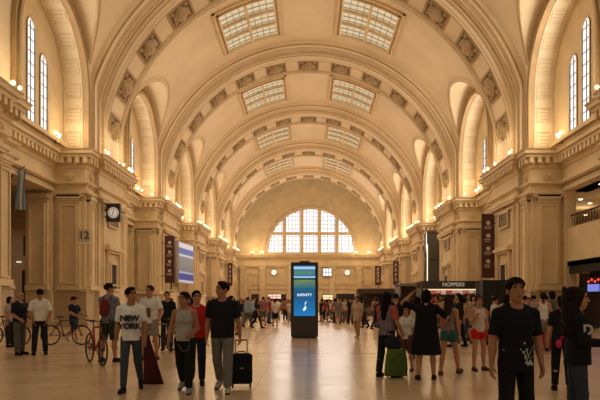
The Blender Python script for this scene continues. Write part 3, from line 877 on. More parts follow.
# --- left side
old = P(20, 355, label='bald older man in a black polo and grey trousers, hands near waist, talking', H=1.73, rz=70, sk='a', hair='bald', hc='grey', hy=0,
        top=('shirt', '#1d2026'), bot=('trousers', '#5d574d'), legs=((4,2,4),(-4,2,4)), arms=(((.1,.0,-1),(-.1,.9,-.5)),((.1,.0,-1),(-.1,.9,-.5))), h=.012, b=1.15)
wh = P(40, 355, label='man in a white short-sleeved shirt seen from behind, hands clasped, black trousers', H=1.80, rz=205, sk='b', hair='short', hy=10,
       top=('shirt', '#dcd6c8'), bot=('trousers', '#20222a'), legs=((3,2,4),(-3,2,5)), arms=(((.25,-.25,-1),(-.4,-.2,-1)),((.25,-.25,-1),(-.4,-.2,-1))), h=.012, b=.98)
P(10, 347, label='woman in a pale top with dark hair half hidden behind the bald older man', H=1.62, rz=80, g='f', sk='a', hair='bob', top=('blouse', '#a9968c'), bot=('trousers', '#2a2726'), h=.016)
boy = P(74, 343, label='boy in a cap, navy tee and shorts walking beside a dark bicycle', H=1.68, rz=65, sk='a', hair='short', hc='dkbrown', hy=20,
        top=('tee', '#1f2430'), bot=('bermuda', '#262a35'), shoes='#cfc9c0', legs=((22,6,2),(-22,22,2)), arms=(((.2,.5,-1),(.0,1,-.3)),((.1,.5,-1),(.0,1,-.3))), h=.014, b=.95)
gs = P(109, 362, label='cyclist seen from behind in a grey tee and dark green shorts, carrying a backpack', H=1.90, rz=165, sk='a', hair='short', hc='dkbrown', hy=-30,
       top=('tee', '#77727c'), bot=('bermuda', '#2c3a2e'), shoes='#1b1b1b', legs=((3,2,4),(-4,2,5)), arms=(((.1,.3,-1),(-.2,.8,-.4)),((.2,.5,-1),(.1,1,-.3))), h=.011)
wt = P(150, 360, label='man in a white tee with a brown square print, standing over a bicycle', H=1.86, rz=-10, sk='a', hair='short', hc='brown', hy=-10,
       top=('tee', '#e0dace'), bot=('shorts', '#8e8577'), shoes='#3a3735', legs=((6,4,5),(-3,2,5)), arms=(((.35,.15,-1),(.0,.6,-.6)),((.5,.2,-1),(.1,.6,-.5))), h=.012)
MB().box(-.085, .085, -.172, -.15, 1.08, 1.31).build('shirt_print', mat('print_brown', '#6d4c38', .8), wt['top'])
P(167, 350, label='man in a black tee standing right behind the bicycle wheel', H=1.76, rz=10, sk='a', hair='short', top=('tee', '#1d1e22'), bot=('trousers', '#2b2a2c'), h=.014)
# --- middle and right
bw = P(357, 338.5, label='woman in a beige top and tan trousers walking alone to the right of the display', H=1.70, rz=-25, g='f', sk='a', hair='pony', hc='brown', hy=-10,
       top=('tunic', '#c6a888'), bot=('slim', '#a8835f'), shoes='#b99c7e', legs=((-14,22,2),(12,6,1)), arms=(((.3,-.3,-1),(.15,.1,-1)), ((.3,.3,-1),(.1,.5,-.8))), h=.014)
g1 = P(387, 377, label='woman with long black hair in a grey and coral top leaning over a green bag', H=1.64, rz=140, g='f', sk='a', hair='long', hy=20,
       top=('tee', '#75686c'), bot=('trousers', '#1e2026'), shoes='#15151a', legs=((3,2,4),(-5,3,4)), arms=(((.25,.1,-1),(.1,.6,-.8)),((.15,.3,-1),(-.2,.9,-.5))), h=.010)
kd = P(406.5, 371, label='child in a white tee and brown shorts beside the woman in the black dress', H=1.36, rz=-30, g='f', sk='a', hair='bob', hc='brown', hy=10,
       top=('tee', '#d8d2c4'), bot=('bermuda', '#5c3c2c'), shoes='#6b4a38', legs=((3,3,3),(-4,3,3)), arms=(((.1,.3,-1),(-.3,.6,-.3)),HANG), h=.010, b=.92)
bd = P(426, 379.5, label='large woman in a loose knee-length black dress with one arm raised to her head', H=1.68, rz=172, g='f', b=1.28, sk='a', hair='bob', hy=5,
       top=('dress', '#131315', .48, .235, .95), bot=('none',), shoes='#241c1a', legs=((2,1,4),(-3,2,4)), arms=(((.75,.1,-.6),(-.2,.7,-.5)),((.9,.2,.3),(-.7,.15,.75))), h=.010)
fs = P(449, 374.5, label='girl in teal patterned short shorts stepping with bare legs', H=1.62, rz=150, g='f', sk='a', hair='long', hc='brown', hy=0,
       top=('tank', '#8a7468'), bot=('short_shorts', '#35605a'), shoes='#6a4936', legs=((22,4,3),(-10,8,3)), arms=(HANG,((.1,.4,-1),(-.3,.8,-.2))), h=.010, b=.9)
P(458, 347, label='dark haired woman in black with folded arms facing the food stall', H=1.74, rz=-70, g='f', sk='a', hair='long', top=('jacket', '#28241f'), bot=('slim', '#17181c'), legs=((12,4,2),(-10,10,2)), h=.014)
rs = P(479, 370.5, label='girl in a pale sleeveless top and bright red shorts standing in sandals', H=1.58, rz=12, g='f', sk='a', hair='bun', hc='brown', hy=-15,
       top=('tank', '#cdbba8'), bot=('short_shorts', '#c02328'), shoes='#4b2f24', legs=((4,3,5),(-2,2,5)), arms=(((.2,.2,-1),(.0,.7,.5)),HANG), h=.010, b=.95)
fr = person('man in a black cap and black tee with pale splatter print, nearest to the camera', x=(516-VX)*5.95/F, d=5.95, H=1.68, rz=6, sk='b', hair='short', hy=-6, hp=-8,
       top=('long_tee', '#141417'), bot=('slim', '#15151a'), shoes='#222222', legs=((5,5,4),(-3,4,5)), arms=(((.2,-.02,-1),(.08,.1,-1)),((.2,-.02,-1),(.08,.15,-1))), h=.0085, b=1.0)
cw = person('woman with long dark curly hair in a black varsity jacket, looking right', x=(578-VX)*6.6/F, d=6.6, H=1.60, rz=75, g='f', sk='a', hair='curly', hc='dkbrown', hy=-12,
       top=('jacket', '#17171a'), bot=('jeans', '#343b45'), shoes='#1a1a1a', legs=((4,2,3),(-4,4,3)), arms=(((.15,.2,-1),(-.2,1,-.05)),((.15,.2,-1),(.0,1,-.15))), h=.009, b=1.1)
pk = P(562, 390, label='dark haired person in black with a pink strap bag, behind the curly haired woman', H=1.56, rz=160, g='f', sk='a', hair='bob', hy=40,
       top=('tee', '#1a1a1d'), bot=('slim', '#15161a'), shoes='#15151a', legs=((3,2,3),(-4,3,3)), h=.011)

def bvh_print(info, name, m, pts_fn):
    pass
# splatter print on the black tee: thin ragged blobs lying on the cloth
from mathutils.bvhtree import BVHTree
def decal(info, name, m, shapes):
    me = info['top'].data; bv = BVHTree.FromPolygons([v.co[:] for v in me.vertices], [p.vertices[:] for p in me.polygons])
    mb = MB()
    for pts in shapes:
        vs = []
        for (x, z) in pts:
            hit = bv.ray_cast(Vector((x, -1, z)), Vector((0,1,0)))
            vs.append(((x, (hit[0].y if hit[0] else -.15)-.004, z)))
        c = len(vs)
        cx = sum(v[0] for v in vs)/c; cz = sum(v[2] for v in vs)/c
        hit = bv.ray_cast(Vector((cx, -1, cz)), Vector((0,1,0)))
        mb.add(vs+[(cx, (hit[0].y if hit[0] else -.15)-.005, cz)], [(i, (i+1) % c, c) for i in range(c)])
    return mb.build(name, m, info['top'])
rr = random.Random(11); pale = mat('print_pale', '#a9aaa8', .8)
def streak(x0, z0, x1, z1, w):
    n = 7; L_, R2 = [], []
    for i in range(n+1):
        a = i/n; x, z = x0+(x1-x0)*a+rr.uniform(-.005,.005), z0+(z1-z0)*a; ww = w*rr.uniform(.5, 1.2)
        L_.append((x-ww, z)); R2.append((x+ww, z))
    decal(fr, 'print_streak', pale, [L_+R2[::-1]])
for a_ in ((.03,.86,.14,1.04,.005),(.13,.84,.04,1.0,.006),(.0,.98,.05,.93,.006),(.06,.84,.03,.95,.005)): streak(*a_)
for (bx, bz, br) in ((.135,.87,.032),(.105,.86,.022),(.05,.975,.014),(.09,1.0,.012),(.06,1.06,.014),(.165,.85,.018),(.02,1.0,.008),(-.12,.99,.006),(.07,.92,.012),(.15,.92,.008)):
    decal(fr, 'print_splash', pale, [[(bx-.035+br*rr.uniform(.6,1.1)*cos(2*pi*j/9), bz+br*rr.uniform(.6,1.1)*sin(2*pi*j/9)) for j in range(9)]])
# cap with brim on the nearest man
def cap(info, col, yaw, pitch, brim=1):
    M = Matrix.Rotation(R_(yaw), 3, 'Z') @ Matrix.Rotation(R_(pitch), 3, 'X')
    sc, dz = info['sc'], info['dz']
    def Hd(p): q = M @ (Vector(p)-Vector((0,0,1.54)))*1.08; return V(q.x, q.y, q.z+1.522)
    c = fmesh('cap', [(ell(Hd((0,.008,1.685)), (.102,.117,.095), M, clip=[(Hd((0,0,1.675)), np.array(M @ Vector((0,-.15,-1))))]), .01)], .009, cloth(col), info['e'], sc, zoff=dz)
    fmesh('brim', [(ell(Hd((0,-.10*brim,1.692)), (.08,.09,.013), M), .01)], .007, cloth(col), c, sc, zoff=dz)
cap(fr, '#121214', -6, -8, -1)
cap(boy, '#2b2320', 20, 0)
# letter badge on the varsity jacket
text_obj('chest_badge', 'D', .15, mat('badge_white', '#b9b6b0', .8), cw['top'], (-.205, -.06, 1.16), (pi/2, 0, -pi/2+.3), ext=.02, bold=.004)
# coral sleeve panels on the grey and coral top
for s in (-1, 1):
    sh, el, wr, fa, ua = g1['arm'][s]
    fmesh('coral_sleeve', [(cone(sh+V(0,0,.005), sh+(el-sh)*.8, .075, .06, clip=[(sh+(el-sh)*.8, nrm(el-sh))]), .02)], .011, cloth('#b0574b'), g1['top'])

# backpack of the cyclist
def backpack(info, col, label=None):
    e = info['e']; w = empty('backpack', world_pt(info, (0,.0,0)), e.rotation_euler.z, label, 'backpack')
    sc = info['sc']
    fmesh('bag_body', [(ell((0,.17,1.22), (.12,.07,.19)), .02), (ell((0,.22,1.12), (.09,.07,.1)), .02)], .014, cloth(col), w, sc)
    for s in (-1, 1): MB().tube([(s*.09,.12,1.40), (s*.1,.0,1.5), (s*.105,-.12,1.38), (s*.11,-.15,1.2), (s*.13,-.05,1.05), (s*.12,.12,1.04)], .016, 6).build('strap', cloth(col), w, True).scale = (sc,)*3
    return w
backpack(gs, '#6e2a28', 'dark red backpack worn by the cyclist in the grey tee')
# pink strap bag
e = empty('shoulder_bag', (pk['e'].location.x, pk['e'].location.y, 0), 0, 'hot pink strap bag slung on the person in black by the curly haired woman', 'bag')
MB().tube([(.06,-.17,1.27), (.03,-.2,1.1), (-.04,-.2,.95), (-.09,-.17,.85)], .022, 6).build('strap', cloth('#c2305c'), e, True)
fmesh('pouch', [(ell((-.12,-.16,.78), (.05,.05,.07)), .02)], .012, cloth('#c2305c'), e)

# --- crowd further off: prototypes with their own parts, copied one by one
TOPN = {'#1d1d20': 'black', '#ddd6c8': 'white', '#8b2a2a': 'red', '#8fa0ac': 'pale blue', '#6d6a66': 'grey', '#3b4a63': 'navy', '#b89d7c': 'tan', '#8c5a5c': 'rose', '#55604a': 'olive', '#c9b7a8': 'cream', '#4a3d36': 'brown'}
BOTN = {'#1b1c21': 'black', '#39465a': 'denim', '#8a7e6c': 'khaki', '#5a5551': 'grey', '#a23030': 'red'}
protos = []
W1 = dict(legs=((18,4,2),(-16,16,2)), arms=(((.2,-.3,-1),(.1,.0,-1)),((.2,.3,-1),(.05,.6,-1))))
for kw in (dict(g='m', hair='short', top=('tee','#888888'), bot=('trousers','#222222')),
           dict(g='m', hair='short', top=('tee','#888888'), bot=('shorts','#222222'), **W1),
           dict(g='f', hair='long', top=('blouse','#888888'), bot=('slim','#222222')),
           dict(g='f', hair='pony', top=('tank','#888888'), bot=('shorts','#222222'), **W1),
           dict(g='m', hair='short', top=('jacket','#888888'), bot=('trousers','#222222'), legs=((14,4,2),(-14,14,2))),
           dict(g='f', hair='bob', top=('dress','#888888',.5,.19,.6), bot=('none',)),
           dict(g='f', hair='long', hc='brown', top=('tunic','#888888'), bot=('slim','#222222'), legs=((18,4,2),(-18,18,2)), arms=(HANG,((.2,.3,-1),(-.1,.8,-.3)))),
           dict(g='m', hair='cap', b=1.15, top=('tee','#888888'), bot=('bermuda','#222222'))):
    protos.append(person('x', h=.021, face=False, H=1.75, **kw)['e'])
KIND = ['man', 'walking man', 'woman', 'walking woman', 'walking man', 'woman', 'walking long haired woman', 'stout man']
rc = random.Random(21); used_lab = {}; used_proto = set()
def crowd(px, d, zone, k=None, tc=None, bc=None, H=None, rz=None, label=None):
    k = rc.randrange(8) if k is None else k
    src = protos[k]
    if k in used_proto: e = copy_tree(src)
    else: e = src; used_proto.add(k)
    tc = tc or rc.choice(list(TOPN)+['#1d1d20','#1d1d20','#4a3d36','#6d6a66']); bc = bc or rc.choice(['#1b1c21','#1b1c21','#39465a','#8a7e6c','#5a5551'])
    e.location = ((px-VX)*d/F, d, 0); e.rotation_euler = (0,0,R_(rz if rz is not None else rc.uniform(0,360)))
    H = H or rc.uniform(1.58, 1.8); q = H/1.75; e.scale = (q,q,q)
    for ch in e.children:
        nm = ch.name.split('.')[0]
        if nm in ('shirt','jacket','tank_top','dress','trousers','shorts'):
            sl = ch.material_slots[0]; sl.link = 'OBJECT'
            sl.material = cloth(tc if nm in ('shirt','jacket','tank_top','dress') else bc)
    lab = label or ('%s in %s %s%s %s' % (KIND[k], TOPN[tc],
        {5:'dress',4:'jacket'}.get(k,'top'), '' if k == 5 else ' and %s %s' % (BOTN[bc], 'shorts' if k in (1,3,7) else 'trousers'), zone))
    e['label'] = lab; e['category'] = 'person'; e['group'] = 'people '+zone
    used_lab.setdefault(lab, []).append(e)
    return e
# recognisable ones first
crowd(248, 34.5, 'left of the display', 4, '#8fa0ac', '#5a5551', 1.74, 150, 'man in a pale grey-blue jacket standing left of the display')
crowd(257.5, 33.5, 'left of the display', 6, '#1d1d20', '#1b1c21', 1.66, 100, 'long haired woman all in black striding, left of the display')
crowd(241, 37, 'left of the display', 2, '#1d1d20', '#8a7e6c', 1.65, 30, 'woman in a black top close by the tall man\'s suitcase side')
crowd(322.5, 50, 'right of the display', 0, '#1d1d20', '#a23030', 1.75, 10, 'man in a black top and red trousers just right of the display')
crowd(338, 40, 'right of the display', 7, '#6d6a66', '#8a7e6c', 1.74, 5, 'stout man in a grey top and khaki shorts, right of the display')
crowd(345.5, 42, 'right of the display', 0, '#b89d7c', '#5a5551', 1.7, 0, 'man in a tan top and grey trousers, right of the display')
crowd(350.5, 38.5, 'right of the display', 0, '#1d1d20', '#1b1c21', 1.74, 180, 'man all in black seen from behind, left of the beige woman')
crowd(494, 24, 'by the black cabinet', 7, '#1d1d20', '#39465a', 1.62, 180)
crowd(465, 21, 'by the food stall', 3, '#b89d7c', '#39465a', 1.6, 90)
crowd(417, 15.5, 'by the food stall', 2, '#c9b7a8', '#1b1c21', 1.58, 200, 'woman in a cream top half hidden between the child and the black dress')
crowd(396, 17, 'by the food stall', 0, '#1d1d20', '#1b1c21', 1.68, 170, 'man in a black top hidden behind the long haired woman with the green bag')
crowd(547, 21, 'beside the right wall', 0, '#2c3f86' if False else '#3b4a63', '#1b1c21', 1.68, 180, 'person in a navy top standing behind the pink suitcase')
ZN = [((236, 290), (36, 104), 42, 'left of the tall display'), ((320, 360), (42, 106), 34, 'right of the tall display'),
      ((362, 418), (30, 56), 38, 'queueing near the far stall'), ((405, 478), (22, 41), 34, 'by the food stall'),
      ((486, 558), (17.5, 24.8), 14, 'beside the right wall'), ((168, 236), (24, 60), 20, 'behind the walkers at left'), ((100, 102), (24, 25), 0, 'near the left wall')]
STALLS = [(8, 12.9, 42.5, 44.7), (5.2, 10.9, 62, 65.2), (8.2, 12.4, 54, 57.2), (10.6, 11.4, 23.4, 27.6)]
taken = [(o.location.x, o.location.y) for o in bpy.data.objects if o.get('category') == 'person']
for (pa, pb), (da, db), n, zn in ZN:
    for i in range(n):
        for t in range(30):
            px = rc.uniform(pa, pb); d = 1/rc.uniform(1/db, 1/da)**1; x = (px-VX)*d/F
            if all((x-a)**2+(d-b)**2 > .5 for a, b in taken) and abs(x) < 12.2 and not any(a0-.5 < x < a1+.5 and b0-.5 < d < b1+.5 for a0, a1, b0, b1 in STALLS): break
            px = None
        if px is None: continue
        taken.append((x, d))
        reds = {'tc': '#8b2a2a'} if (zn.startswith('right of') and rc.random() < .35) else {}
        e = crowd(px, d, zn, **reds)
        e.location.x = x
# give look-alikes a distinguishing neighbour
def near_thing(px, d):
    return None
for lab, L in used_lab.items():
    if len(L) > 1:
        L.sort(key=lambda o: o.location.y)
        if len(L) == 2 and len(lab.split()) < 16:
            L[0]['label'] = lab+' (nearer)'; L[1]['label'] = lab+' (farther)'
        else:
            for o in L: o['group'] = lab
# ------------------------------------------------------------------ things
def rbox(mb, x0, x1, y0, y1, z0, z1, r=.03, n=4):
    rows = []
    def ring(z, ins):
        row = []
        for (cx, cy, a0) in ((x1-r, y1-r, 0), (x0+r, y1-r, pi/2), (x0+r, y0+r, pi), (x1-r, y0+r, 3*pi/2)):
            for i in range(n+1):
                a = a0+pi/2*i/n; row.append((cx+(r-ins)*cos(a), cy+(r-ins)*sin(a), z))
        return row
    for i in range(n+1):
        a = pi/2*i/n; rows.append(ring(z0+r-r*cos(a), r-r*sin(a)))
    for i in range(n+1):
        a = pi/2*i/n; rows.append(ring(z1-r+r*sin(a), r-r*cos(a)))
    o = len(mb.v); k = len(rows[0]); mb.grid(rows, True)
    mb.f.append(tuple(o+i for i in range(k))); mb.f.append(tuple(o+(len(rows)-1)*k+i for i in range(k)))
    return mb
# suitcase of the tall man
sx_, sd_ = fromfoot(241.5, 387)
e = empty('trolley_suitcase', (sx_, sd_, 0), R_(8), 'black wheeled trolley suitcase pulled by the tall man in black', 'suitcase')
blk = cloth('#1b1a1c')
rbox(MB(), -.185, .185, -.12, .12, .06, .58, .05).build('shell', blk, e, True)
rbox(MB(), -.15, .15, -.155, -.1, .12, .42, .03).build('front_pocket', blk, e, True)
MB().box(-.03,.03,-.162,-.15,.33,.35).build('logo_plate', mat('dull_silver','#8d8d8d',.4,.6), e)
m = MB(); 
for s in (-1,1): m.tube([(s*.1,.09,.56),(s*.1,.09,.78)], .009, 6)
m.tube([(-.1,.09,.78),(-.09,.09,.8),(.09,.09,.8),(.1,.09,.78)], .013, 6); m.build('telescopic_handle', mat('chrome','#3c3c3e',.4,.8), e, True)
for s in (-1,1):
    for yy in (-.09,.1): MB().torus((s*.15,yy,.04), .025, .015, 'x', 14, 6).build('wheel', black, e, True)
MB().tube([(-.07,-.0,.585),(-.05,0,.61),(.05,0,.61),(.07,0,.585)], .01, 6).build('top_handle', blk, e, True)
# burgundy shopping bag of the NEW YORK man
bx, bd_ = fromfoot(152, 384)
e = empty('garment_bag', (bx, bd_, 0), R_(4), 'long burgundy garment bag hanging from the NEW YORK man\'s hand', 'bag')
m = MB(); rows = []
for i in range(9):
    t = i/8; z = .86-.86*t; w = .05+.13*t; cx = -.1+.13*t
    rows.append([(cx+w*cos(a), (.03+.035*t)*sin(a)*(1+.15*sin(5*a+i)), z) for a in [2*pi*k/20 for k in range(20)]])
o_ = len(m.v); m.grid(rows, True); m.f.append(tuple(range(o_+8*20, o_+9*20)))
m.build('bag_body', cloth('#4a2129'), e, True)
MB().tube([(-.13,0,.85),(-.12,0,.92),(-.06,0,.85)], .008, 6).build('bag_handle', cloth('#4a2129'), e, True)
# green soft case
gx, gd = fromfoot(395, 377)
e = empty('green_suitcase', (gx, gd-.1, 0), R_(12), 'bright green soft suitcase held by the long haired woman in grey and coral', 'suitcase')
m = MB(); rows = []
for i in range(9):
    t = i/8; z = .04+.52*t; w = .22-.06*t+.02*sin(pi*t)
    rows.append([(.01*sin(3*t)+w*np.sign(cos(a))*abs(cos(a))**.45, .1*np.sign(sin(a))*abs(sin(a))**.45, z) for a in [2*pi*k/24 for k in range(24)]])
m.grid(rows, True); m.f.append(tuple(range(24))[::-1]); m.f.append(tuple(range(8*24, 9*24)))
m.build('case_body', cloth('#55682a'), e, True)
MB().tube([(-.08,0,.56),(-.06,0,.64),(.06,0,.64),(.08,0,.56)], .011, 6).build('case_handle', black, e, True)
for s in (-1,1): MB().torus((s*.15,.05,.03), .02, .012, 'x', 12, 6).build('wheel', black, e, True)
MB().mbox(lambda u,v,t:(u,-t,v), -.16, .16, .13, .4, .095, .115).build('case_pocket', cloth('#4d5f28'), e)
# dark shoulder bag over the green case
e = empty('shoulder_bag', (gx-.07, gd-.12, .56), R_(10), 'dark navy shoulder bag hanging above the green suitcase', 'bag')
fmesh('bag_body', [(ell((0,0,.12), (.17,.08,.13)), .02), (ell((.02,-.02,.06), (.15,.07,.08)), .02)], .012, cloth('#23262d'), e)
MB().tube([(-.12,0,.2),(-.08,.02,.5),(.02,.04,.8),(.06,0,.5),(.12,0,.2)], .012, 6).build('strap', cloth('#23262d'), e, True)

# bicycles
def bicycle(px, fy, rz, col, label, tyre='#1c1b1a', s=1.):
    x, d = fromfoot(px, fy)
    e = empty('bicycle', (x, d, 0), R_(rz), label, 'bicycle'); fm = mat('bike_paint_'+col.lstrip('#'), col, .35, .2)
    e.scale = (s,s,s)
    for (yy, nm) in ((-.52, 'wheel'), (.52, 'wheel')):
        w_ = MB().torus((0,yy,.34), .32, .021, 'x', 32, 8).build('wheel', cloth(tyre), e, True)
        m = MB()
        for k in range(14):
            a = 2*pi*k/14; m.tube([(0,yy,.34),(0,yy+.31*cos(a),.34+.31*sin(a))], .0028, 4, False)
        m.tube([(-.04,yy,.34),(.04,yy,.34)], .022, 8); m.torus((0,yy,.34), .3, .008, 'x', 28, 5)
        m.build('spokes', mat('chrome','#3c3c3e',.4,.8), w_)
    m = MB(); bb_ = (0,.06,.3); st_ = (0,.2,.82); hd1 = (0,-.36,.84); hd2 = (0,-.39,.66)
    for a, b_ in ((bb_, st_), (st_, hd1), (hd2, bb_), (hd1, hd2)): m.tube([a, b_], .02, 8)
    for s_ in (-1,1): m.tube([bb_, (s_*.05,.52,.34)], .011, 6); m.tube([st_, (s_*.05,.52,.34)], .009, 6)
    m.build('frame', fm, e, True)
    m = MB(); m.tube([hd2,(0,-.4,.62)], .018, 6)
    for s_ in (-1,1): m.tube([(0,-.4,.64),(s_*.045,-.42,.6),(s_*.045,-.52,.34)], .012, 6)
    m.build('fork', fm, e, True)
    m = MB().tube([hd1, (0,-.35,.96)], .014, 6).tube([(-.29,-.28,1.0),(-.2,-.34,.98),(0,-.36,.96),(.2,-.34,.98),(.29,-.28,1.0)], .012, 6)
    hb = m.build('handlebar', black, e, True)
    for s_ in (-1,1): MB().tube([(s_*.2,-.325,.985),(s_*.3,-.27,1.0)], .018, 6).build('grip', black, hb, True)
    sp = MB().tube([st_, (0,.22,.94)], .013, 6).build('seat_post', black, e, True)
    fmesh('saddle', [(ell((0,.27,.96), (.075,.09,.03)), .02), (cone((0,.2,.965),(0,.08,.96),.03,.018), .02)], .01, black, e)
    m = MB().torus((.05,.06,.3), .085, .008, 'x', 20, 5).tube([(.06,.06,.3),(.07,-.03,.15)], .01, 6).tube([(-.06,.06,.3),(-.07,.15,.45)], .01, 6)
    m.box(.07,.16,-.07,.01,.14,.16); m.box(-.16,-.07,.11,.19,.44,.46); m.build('crankset', black, e)
    MB().box(-.004,.004,.06,.52,.385,.39).box(-.004,.004,.06,.52,.21,.215).build('chain', black, e)
    return e
bicycle(8, 345, 80, '#1f2124', 'dark bicycle cut by the left edge behind the older man')
bicycle(66, 345, 92, '#23211f', 'dark bicycle wheeled by the boy in the cap')
bicycle(96, 364, 35, '#9c2b22', 'red bicycle held by the cyclist in grey tee and green shorts', tyre='#4a4a2c', s=1.05)
bicycle(163, 353, -14, '#2b2a29', 'dark bicycle under the man in the white printed tee')

# big information display
e = empty('information_display', (*(( 304.5-VX)*24.3/F, 24.3), 0), 0, 'tall dark two-sided information display with blue glowing screens in mid hall', 'display')
case = mat('display_case', '#2b3236', .45, .2)
MB().box(-.55,.55,-.14,.14,.06,3.06).box(-.5,.5,-.1,.1,0,.06).build('casing', case, e)
MB().box(-.2,.2,-.08,.08,3.06,3.12).build('top_vent', case, e)
MB().box(-.545,.545,-.15,-.14,.06,.86).build('base_panel', mat('base_panel','#3a352f',.6), e)
def scr_mat():
    m = bpy.data.materials.new('blue_screen'); m.use_nodes = True; nt = m.node_tree; b = nt.nodes['Principled BSDF']
    tc = nt.nodes.new('ShaderNodeTexCoord'); sp = nt.nodes.new('ShaderNodeSeparateXYZ'); nt.links.new(tc.outputs['Object'], sp.inputs[0])
    r = nt.nodes.new('ShaderNodeValToRGB'); mr = nt.nodes.new('ShaderNodeMapRange'); mr.inputs['From Min'].default_value = .88; mr.inputs['From Max'].default_value = 2.35
    nt.links.new(sp.outputs['Z'], mr.inputs['Value']); nt.links.new(mr.outputs[0], r.inputs['Fac'])
    r.color_ramp.elements[0].color = srgb('#1d86c9'); r.color_ramp.elements[1].color = srgb('#1f6f74')
    e1 = r.color_ramp.elements.new(.55); e1.color = srgb('#155f96')
    nz = nt.nodes.new('ShaderNodeTexNoise'); nz.inputs['Scale'].default_value = 3; nt.links.new(tc.outputs['Object'], nz.inputs['Vector'])
    mx = nt.nodes.new('ShaderNodeMix'); mx.data_type = 'RGBA'; mr2 = nt.nodes.new('ShaderNodeMapRange')
    m3 = nt.nodes.new('ShaderNodeMath'); m3.operation = 'MULTIPLY'
    mr2.inputs['From Min'].default_value = 2.0; mr2.inputs['From Max'].default_value = 2.35
    nt.links.new(sp.outputs['Z'], mr2.inputs['Value']); nt.links.new(mr2.outputs[0], m3.inputs[0]); nt.links.new(nz.outputs['Fac'], m3.inputs[1])
    nt.links.new(m3.outputs[0], mx.inputs['Factor']); nt.links.new(r.outputs[0], mx.inputs[6]); mx.inputs[7].default_value = srgb('#a8b832')
    b.inputs['Base Color'].default_value = (0,0,0,1); b.inputs['Roughness'].default_value = .3
    nt.links.new(mx.outputs[2], b.inputs['Emission Color']); b.inputs['Emission Strength'].default_value = .75
    return m
sc_ = MB().box(-.43,.43,-.152,-.13,.9,2.36).build('main_screen', scr_mat(), e)
scr_w = mat('screen_white', '#dff2ff', .5, emit=.8)
text_obj('screen_text', 'INFINITY', .15, scr_w, sc_, (0,-.155,1.74), (pi/2,0,0), ext=.001, bold=.003)
mb = MB()
mb.add([(-.08,-.156,1.14),(.0,-.156,1.1),(.08,-.156,1.2),(.05,-.156,1.33),(0,-.156,1.26)], [(0,1,2,3,4)])
mb.add([(.0,-.156,1.33),(.04,-.156,1.36),(.09,-.156,1.48),(.03,-.156,1.46)], [(0,1,2,3)])
mb.build('screen_figure', scr_w, sc_)
sc2 = MB().box(-.43,.43,-.152,-.13,2.42,2.92).build('upper_screen', mat('upper_screen','#2d6fa8',.4,emit=.8), e)
mb = MB()
for k in range(9): mb.box(-.4+.09*k, -.4+.09*k+.06, -.156,-.152, 2.55+.02*(k%3), 2.72)
mb.build('screen_map', mat('screen_green','#5d8a2c',.5,emit=.8), sc2)
MB().box(-.43,.43,-.156,-.152,2.78,2.88).build('screen_header', mat('screen_pale','#9cc8e8',.5,emit=.8), sc2)
MB().box(-.43,.43,-.156,-.152,2.43,2.49).build('screen_footer', mat('screen_pale','#9cc8e8',.5,emit=.8), sc2)

# station clock on the left pier, facing the camera
cy = 37.3; cx = (114-VX)*cy/F; cz = CAMH+(HY-213)*cy/F
e = empty('station_clock', (cx, cy, cz), 0, 'square dark cased station clock with white dial jutting from left pier', 'clock')
MB().box(-.42,.42,-.13,.13,-.55,.55).build('case', mat('clock_case','#2c2119',.5), e)
MB().frame(lambda u,v,t:(u,-t,v), -.44,.44,-.57,.57,.07,.11,.17).build('case_trim', mat('clock_case2','#3a2c20',.5), e)
dl = MB().grid([[(r*cos(2*pi*k/28), -.14, r*sin(2*pi*k/28)) for k in range(28)] for r in (.001,.34)], True).build('dial', mat('dial_white','#e8e4dc',.5,emit=.25), e)
m = MB()
for k in range(12):
    a = 2*pi*k/12; c_, s_ = cos(a), sin(a)
    m = MB(); m.add([(c_*.22-s_*.022,-.146,s_*.22+c_*.022),(c_*.22+s_*.022,-.146,s_*.22-c_*.022),(c_*.31+s_*.022,-.146,s_*.31-c_*.022),(c_*.31-s_*.022,-.146,s_*.31+c_*.022)],[(0,1,2,3)]); m.build('hour_mark', black, dl)
m = MB(); m.add([(-.02,-.15,-.03),(.02,-.15,-.03),(.012,-.15,.27),(-.012,-.15,.27)],[(0,1,2,3)]); m.build('minute_hand', black, dl)
m = MB(); m.add([(-.025,-.152,.0),(.01,-.152,-.025),(-.08,-.152,-.2),(-.1,-.152,-.18)],[(0,1,2,3)]); m.build('hour_hand', black, dl)
MB().box(-.75,-.4,-.04,.04,.1,.2).box(-.75,-.4,-.04,.04,-.3,-.2).build('bracket', black, e)
# platform number 12 sign
e = empty('number_sign', ((85.5-VX)*34.8/F, 34.6, CAMH+(HY-236)*34.8/F), 0, 'cream plaque reading 12 on the corner of the first left pier', 'sign')
MB().box(-.36,.36,-.03,.03,-.36,.36).build('plaque', mat('plaque','#cbb8a0',.6), e)
MB().box(-.36,.36,-.05,-.0,-.45,-.36).build('ledge', mat('plaque_ledge','#e6dcc8',.5), e)
text_obj('numerals', '12', .62, mat('numeral','#4a3226',.6), e, (0,-.035,0), (pi/2,0,0), ext=.004, bold=.008)

